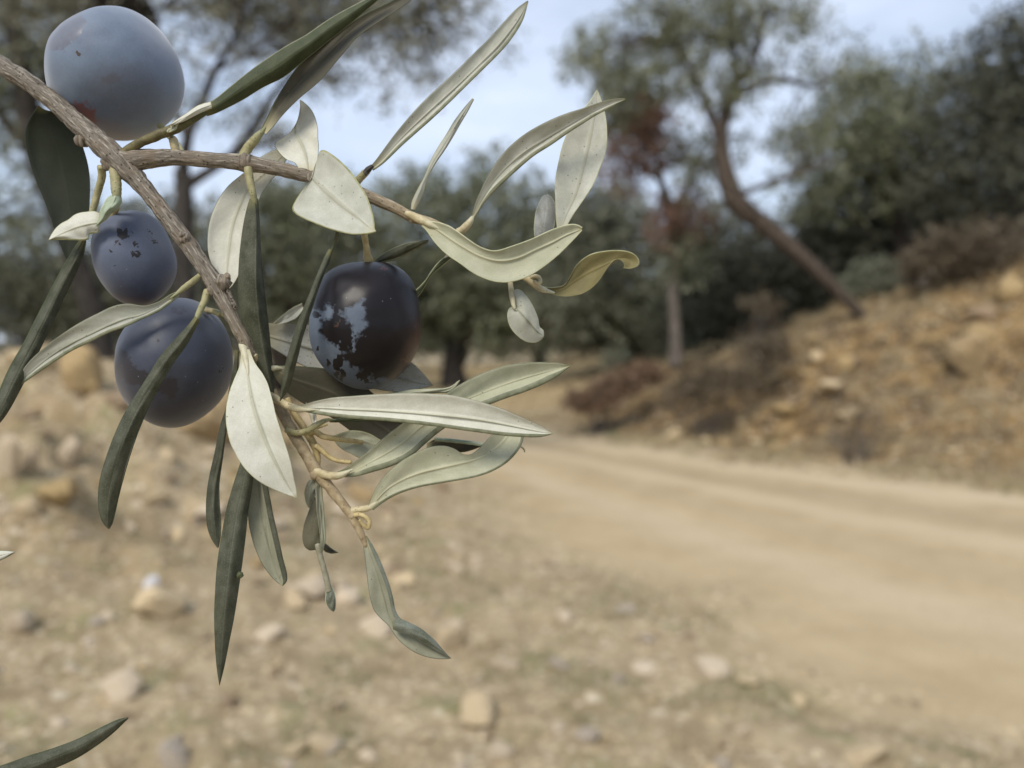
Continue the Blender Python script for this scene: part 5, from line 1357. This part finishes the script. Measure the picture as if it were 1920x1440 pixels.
o = leaf([(478, 780), (462, 830), (450, 870), (437, 910), (424, 955), (414, 1010), (407, 1060), (403, 1110), (401, 1160), (403, 1210), (406, 1250), (411, 1285)],
         [(498, 785), (486, 835), (478, 870), (473, 915), (466, 960), (460, 1010), (454, 1060), (447, 1110), (439, 1160), (430, 1205), (421, 1250), (412, 1285)],
         d=(4, 1, -2, -2), face='upper', bulge=1.5, cup=0.3, seed=38, parent=B, rr=2.6, rim='upper_olive', label="longest dark green leaf hanging straight down, its tip lowest in the photo")
knob(450, 1078, -2.2, 6.5, 'petiole_dark', seed=14, name='scar', parent=o)
o = leaf([(478, 850), (468, 900), (464, 940), (466, 980), (474, 1015), (486, 1046), (500, 1070), (515, 1088), (528, 1098)],
         [(490, 850), (500, 900), (509, 945), (517, 985), (525, 1020), (532, 1050), (538, 1075), (538, 1090), (530, 1099)],
         [(482, 850), (484, 900), (488, 945), (494, 985), (502, 1020), (511, 1050), (520, 1075), (527, 1090), (529, 1099)],
         d=(5, 3, 2), face='under_green', back='upper', bulge=-0.5, seed=39, parent=B, rr=11, rim='upper', label="drab green leaf with a dark right edge hanging between the longest and the bright one")
o.data.materials[0] = M['under_olive']
# little cluster hanging below the node
o = leaf([(585, 896), (576, 905), (571, 922), (572, 938), (578, 952)], [(600, 896), (598, 912), (592, 928), (588, 940), (582, 952)], d=(0.5, 0, 0.5), face='under_olive', bulge=0.5, seed=40, parent=B, n=20, nu=11, rim='rim', label="small straw green fold of a leaf under the lower node")
o = leaf([(594, 930), (585, 940), (578, 960), (570, 984), (567, 1005), (570, 1023), (580, 1032), (590, 1031)], [(604, 930), (606, 950), (606, 975), (606, 1000), (604, 1015), (600, 1024), (596, 1030), (592, 1032)],
         d=(0.5, -0.5, -0.5), face='upper_drab', bulge=0.7, seed=41, parent=B, n=28, label="small drab leaf with a rounded dark lobe under the lower node")
o = leaf([(590, 900), (592, 935), (594, 965), (598, 995), (600, 1015), (600, 1035)], [(603, 900), (606, 935), (609, 965), (611, 995), (611, 1012), (606, 1034)], d=(0, -1, -1.2), face='under_olive', bulge=-0.3, cup=0.3, seed=42, parent=B, n=26, nu=11, rr=3, rim='rim_dark', label="narrow folded leaf hanging straight below the lower node")
twig('leaf_stalk', [(596, 1020, -0.8, 6), (600, 1040, -0.8, 5.5), (606, 1062, -0.8, 5.5), (612, 1085, -0.8, 5.5), (617, 1108, -0.8, 6)], 'drab', o, seed=30)
o2 = leaf([(610, 1098), (611, 1112), (610, 1124), (613, 1136), (619, 1144), (625, 1147)], [(622, 1098), (628, 1112), (630, 1125), (630, 1137), (628, 1145), (626, 1147)], d=(-0.8, -0.8, -0.6), face='upper_mid', bulge=0.4, seed=43, parent=B, n=20, nu=9, rim='rim_pale', label="tiny grey spoon shaped leaf at the end of the thin hanging stalk")
leaf([(606, 1016), (612, 1020), (622, 1028), (635, 1036)], [(604, 1028), (610, 1035), (620, 1038), (634, 1037)], d=(2, 3, 3), face='under_dark', bulge=0.3, seed=44, parent=B, n=16, nu=9, label="tiny dark leaf tip poking out behind the hanging cluster")
# last twisted leaf
o = leaf([(680, 1005), (682, 1030), (686, 1060), (689, 1090), (693, 1118), (700, 1142), (712, 1158), (727, 1172), (738, 1188), (752, 1205), (775, 1222), (800, 1232), (825, 1236), (845, 1235)],
         [(688, 1005), (700, 1024), (712, 1048), (722, 1072), (732, 1100), (738, 1125), (742, 1145), (752, 1160), (772, 1170), (792, 1181), (808, 1194), (822, 1210), (835, 1224), (846, 1234)],
         [(684, 1005), (691, 1030), (702, 1060), (712, 1090), (720, 1120), (727, 1148), (733, 1162), (748, 1178), (768, 1192), (790, 1206), (812, 1219), (830, 1228), (846, 1235)],
         d=(0, -1, -1, -2, -1), face='under_olive', back='upper', bulge=-0.4, seed=45, parent=B, rr=8, rl=1.6, rim='upper_mid', n=70, label="twisted grey green leaf ending the stem, lowest at the middle of the photo")
leaf([(735, 1168), (742, 1160), (757, 1162), (778, 1172), (797, 1184), (815, 1200), (830, 1217), (844, 1233)], [(737, 1180), (748, 1185), (765, 1190), (785, 1200), (805, 1212), (822, 1222), (836, 1230), (845, 1234)],
     d=(-3.0, -3.6, -2.6, -1.8), face='upper_mid', bulge=0.6, seed=46, parent=o, name='leaf_fold', n=30, nu=11, rim='upper_mid')
# coil near the tip of the stem
twig('tendril', [(664, 966, -0.3, 5), (674, 965, -0.8, 4.6), (685, 969, -1.0, 4.6), (692, 978, -1.0, 4.6), (690, 990, -1.0, 4.2), (682, 985, -1.3, 3.6), (674, 975, -1.5, 3.2)], 'stalk', stem, seed=31, label="orange tan coil beside the tip of the stem")
# short stub with a pale scale above the side twig
twig('bud_stub', [(332, 290, -0.2, 7), (328, 275, -0.3, 8), (325, 262, -0.2, 8), (324, 256, -0.2, 5)], 'petiole_tan', side_t, seed=33)
leaf([(312, 245), (318, 238), (326, 226), (333, 225)], [(314, 250), (326, 246), (336, 236), (338, 230)], d=(-2.4, -2.4, -2.2), face='under_green', bulge=0.3, seed=47, parent=B, n=14, nu=7, label="tiny pale scale under the first olive")
# stub seen right of the lower stem node
twig('bud_stub', [(400, 583, 1.5, 4.5), (388, 581, 2, 5), (375, 580, 2.4, 3.5)], 'petiole_tan', stem, seed=34)
twig('bud_stub', [(412, 590, 1.5, 4.5), (400, 584, 1.5, 5)], 'petiole', stem, seed=35)

# ---- the four olives
def m1(px, py, f, z):
    bloom = np.full(px.shape, 0.85)
    patch = ell(px, py, 122, 58, 47, 26, -48)            # flattened dull oval
    bloom = np.where(f, bloom - 0.45 * sstep(0.44, 0.56, patch), bloom)
    bloom = np.where(f, bloom - 0.30 * sstep(0.2, 0.7, ell(px, py, 230, 170, 70, 55, 0)) - 0.15 * sstep(0.3, 0.6, ell(px, py, 208, 150, 18, 12, 0)), bloom)
    spot = np.where(f, np.maximum(ell(px, py, 147, 99, 6, 5) * 1.1, 0), 0)
    red = np.where(f, 0.95 * sstep(0.42, 0.60, ell(px, py, 156, 211, 30, 15, 32)) + 0.25 * sstep(0.2, 0.7, ell(px, py, 190, 250, 70, 26, 20)), 0)
    return dict(bloom=bloom, spot=spot, red=red)


def m2(px, py, f, z):
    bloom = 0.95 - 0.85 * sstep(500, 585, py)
    for a in [(233, 440, 13, 13, 0), (225, 457, 8, 4, 0), (252, 459, 6, 6, 0), (255, 473, 8, 5, 0), (217, 455, 4, 3, 0), (210, 468, 3, 3, 0), (285, 448, 3, 2, 0), (291, 456, 4, 3, 0), (282, 434, 2, 2, 0)]:
        bloom = bloom
    spot = np.zeros(px.shape)
    for a in [(233, 438, 12, 11, 0), (226, 459, 6, 3, 0), (252, 457, 4, 4, 0), (257, 474, 7, 4, 0), (300, 500, 2, 2, 0), (215, 500, 2, 2, 0), (217, 455, 5, 3, 0), (210, 468, 4, 4, 0), (288, 449, 4, 3, 0), (291, 457, 5, 4, 0), (282, 435, 3, 3, 0)]:
        spot = np.maximum(spot, ell(px, py, *a) * 0.98)
    return dict(bloom=bloom, spot=np.where(f, spot, 0), red=0.30 * sstep(540, 580, py) * f)


def m3(px, py, f, z):
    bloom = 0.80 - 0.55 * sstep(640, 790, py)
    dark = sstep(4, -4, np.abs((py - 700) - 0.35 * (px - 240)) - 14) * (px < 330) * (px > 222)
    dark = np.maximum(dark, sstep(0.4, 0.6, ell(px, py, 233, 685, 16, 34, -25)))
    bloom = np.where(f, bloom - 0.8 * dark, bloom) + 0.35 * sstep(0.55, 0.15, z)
    spot = np.maximum(ell(px, py, 293, 637, 4, 4), ell(px, py, 412, 693, 3, 3))
    ring = np.exp(-((ell(px, py, 338, 582, 9, 5) - 0.5) / 0.12) ** 2)
    return dict(bloom=bloom - 0.5 * ring * f, spot=np.where(f, spot, 0), red=0 * px)


BL4 = [(560, 560), (582, 572), (587, 570), (592, 580), (600, 584), (608, 580), (612, 572), (617, 571), (620, 584), (632, 591), (637, 585), (648, 585), (648, 579), (660, 578), (668, 572), (676, 562), (683, 562), (681, 572), (690, 578),
       (684, 588), (686, 606), (679, 620), (668, 630), (667, 640), (666, 655), (662, 662), (650, 655), (640, 664), (632, 668), (640, 675), (650, 676), (664, 685), (672, 697), (688, 704), (705, 716), (722, 712), (745, 722), (740, 760), (560, 760)]


def m4(px, py, f, z):
    b = np.clip(0.5 + poly_sd(px, py, BL4) / 17.0, 0, 1)
    hole = sstep(0.30, 0.72, ell(px, py, 630, 618, 31, 26, -10)) * 1.0
    hole = np.maximum(hole, 0.9 * sstep(0.42, 0.58, ell(px, py, 648, 637, 14, 20, 20)))
    for a in [(594, 592, 6, 7), (613, 681, 7, 7), (634, 683, 9, 14), (642, 700, 8, 11), (679, 705, 10, 8), (628, 702, 5, 5), (686, 717, 8, 5), (598, 655, 4, 3)]:
        hole = np.maximum(hole, sstep(0.42, 0.6, ell(px, py, *a)))
    b = b - hole
    extra = 0.48 * sstep(0.4, 0.8, ell(px, py, 645, 553, 40, 30, 0))
    b = np.where(f, np.maximum(b, 0), 0)
    spot = np.maximum.reduce([ell(px, py, 761, 679, 6, 6), 0.9 * ell(px, py, 629, 609, 6, 4)])
    red = 0.14 * sstep(0.1, 0.7, ell(px, py, 782, 672, 24, 55, 15)) * f + 0.5 * sstep(0.45, 0.6, ell(px, py, 720, 503, 7, 4)) * f  # warm ground reflection painted into the lower right rim; small red mark on top
    return dict(bloom=b, spot=np.where(f, spot, 0), red=np.clip(red, 0, 0.9))


# outline radii every 30 degrees clockwise from straight up
O1 = olive(214, 138, 9.5, [127, 122, 120, 131, 139, 134, 126, 121, 124, 131, 138, 132], "large pale blue olive resting on the stem at the upper left", 'olive_pale', B, m1, dent=[(122, 58, 34, 34, 5)])
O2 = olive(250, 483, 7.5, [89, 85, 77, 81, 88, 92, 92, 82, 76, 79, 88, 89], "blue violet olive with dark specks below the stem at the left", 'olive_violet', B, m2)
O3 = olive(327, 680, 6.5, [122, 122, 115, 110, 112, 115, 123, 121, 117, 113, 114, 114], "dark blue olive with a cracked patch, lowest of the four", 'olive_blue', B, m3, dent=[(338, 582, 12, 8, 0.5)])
O4 = olive(685, 608, 3.5, [118, 124, 114, 105, 110, 117, 123, 117, 111, 106, 112, 121], "glossy black olive with a ragged patch of grey bloom", 'olive_black', B, m4, dent=[(695, 490, 28, 14, 5)])
twig('stalk', [(222, 372, 1, 5), (219, 388, 2, 5), (214, 402, 4, 5), (206, 414, 5, 4.5), (206, 424, 6.5, 4)], 'stalk', O2, seed=41)
twig('stalk', [(677, 372, 1, 6), (680, 410, 1.5, 6), (684, 445, 2, 6), (688, 470, 2.5, 6.5), (691, 488, 3, 9), (692, 497, 3, 8)], 'stalk', O4, seed=42)
twig('stalk', [(430, 596, 1, 5), (415, 588, 2, 5), (398, 583, 4, 5), (382, 584, 5, 4)], 'petiole', O3, seed=43)
twig('stalk', [(345, 298, 3, 6), (335, 275, 6, 6), (318, 255, 9, 6), (300, 235, 10, 6)], 'petiole', O1, seed=44)

# ---- leaf tips of other twigs that reach into the picture
o = leaf([(-120, 1462), (-60, 1452), (0, 1436), (50, 1418), (100, 1402), (150, 1383), (190, 1363), (220, 1349), (240, 1344)],
         [(-115, 1500), (-50, 1490), (10, 1474), (60, 1458), (110, 1438), (150, 1419), (185, 1396), (215, 1372), (241, 1347)],
         d=(-12, -10, -6, -4), face='upper', back='under', bulge=1.2, cup=0.4, seed=51, name='olive_leaf', rl=3, rr=3, rim='upper_olive', cat='leaf', label="dark green leaf tip reaching in at the lower left corner")
o = leaf([(-90, 1050), (-50, 1036), (-15, 1033), (8, 1032), (27, 1034)], [(-88, 1075), (-48, 1066), (-12, 1056), (10, 1047), (28, 1036)],
         d=(-2, -1, 0), face='under', bulge=0.4, seed=52, name='olive_leaf', rr=3, rim='rim_dark', cat='leaf', label="small pale leaf tip poking in at the left edge")
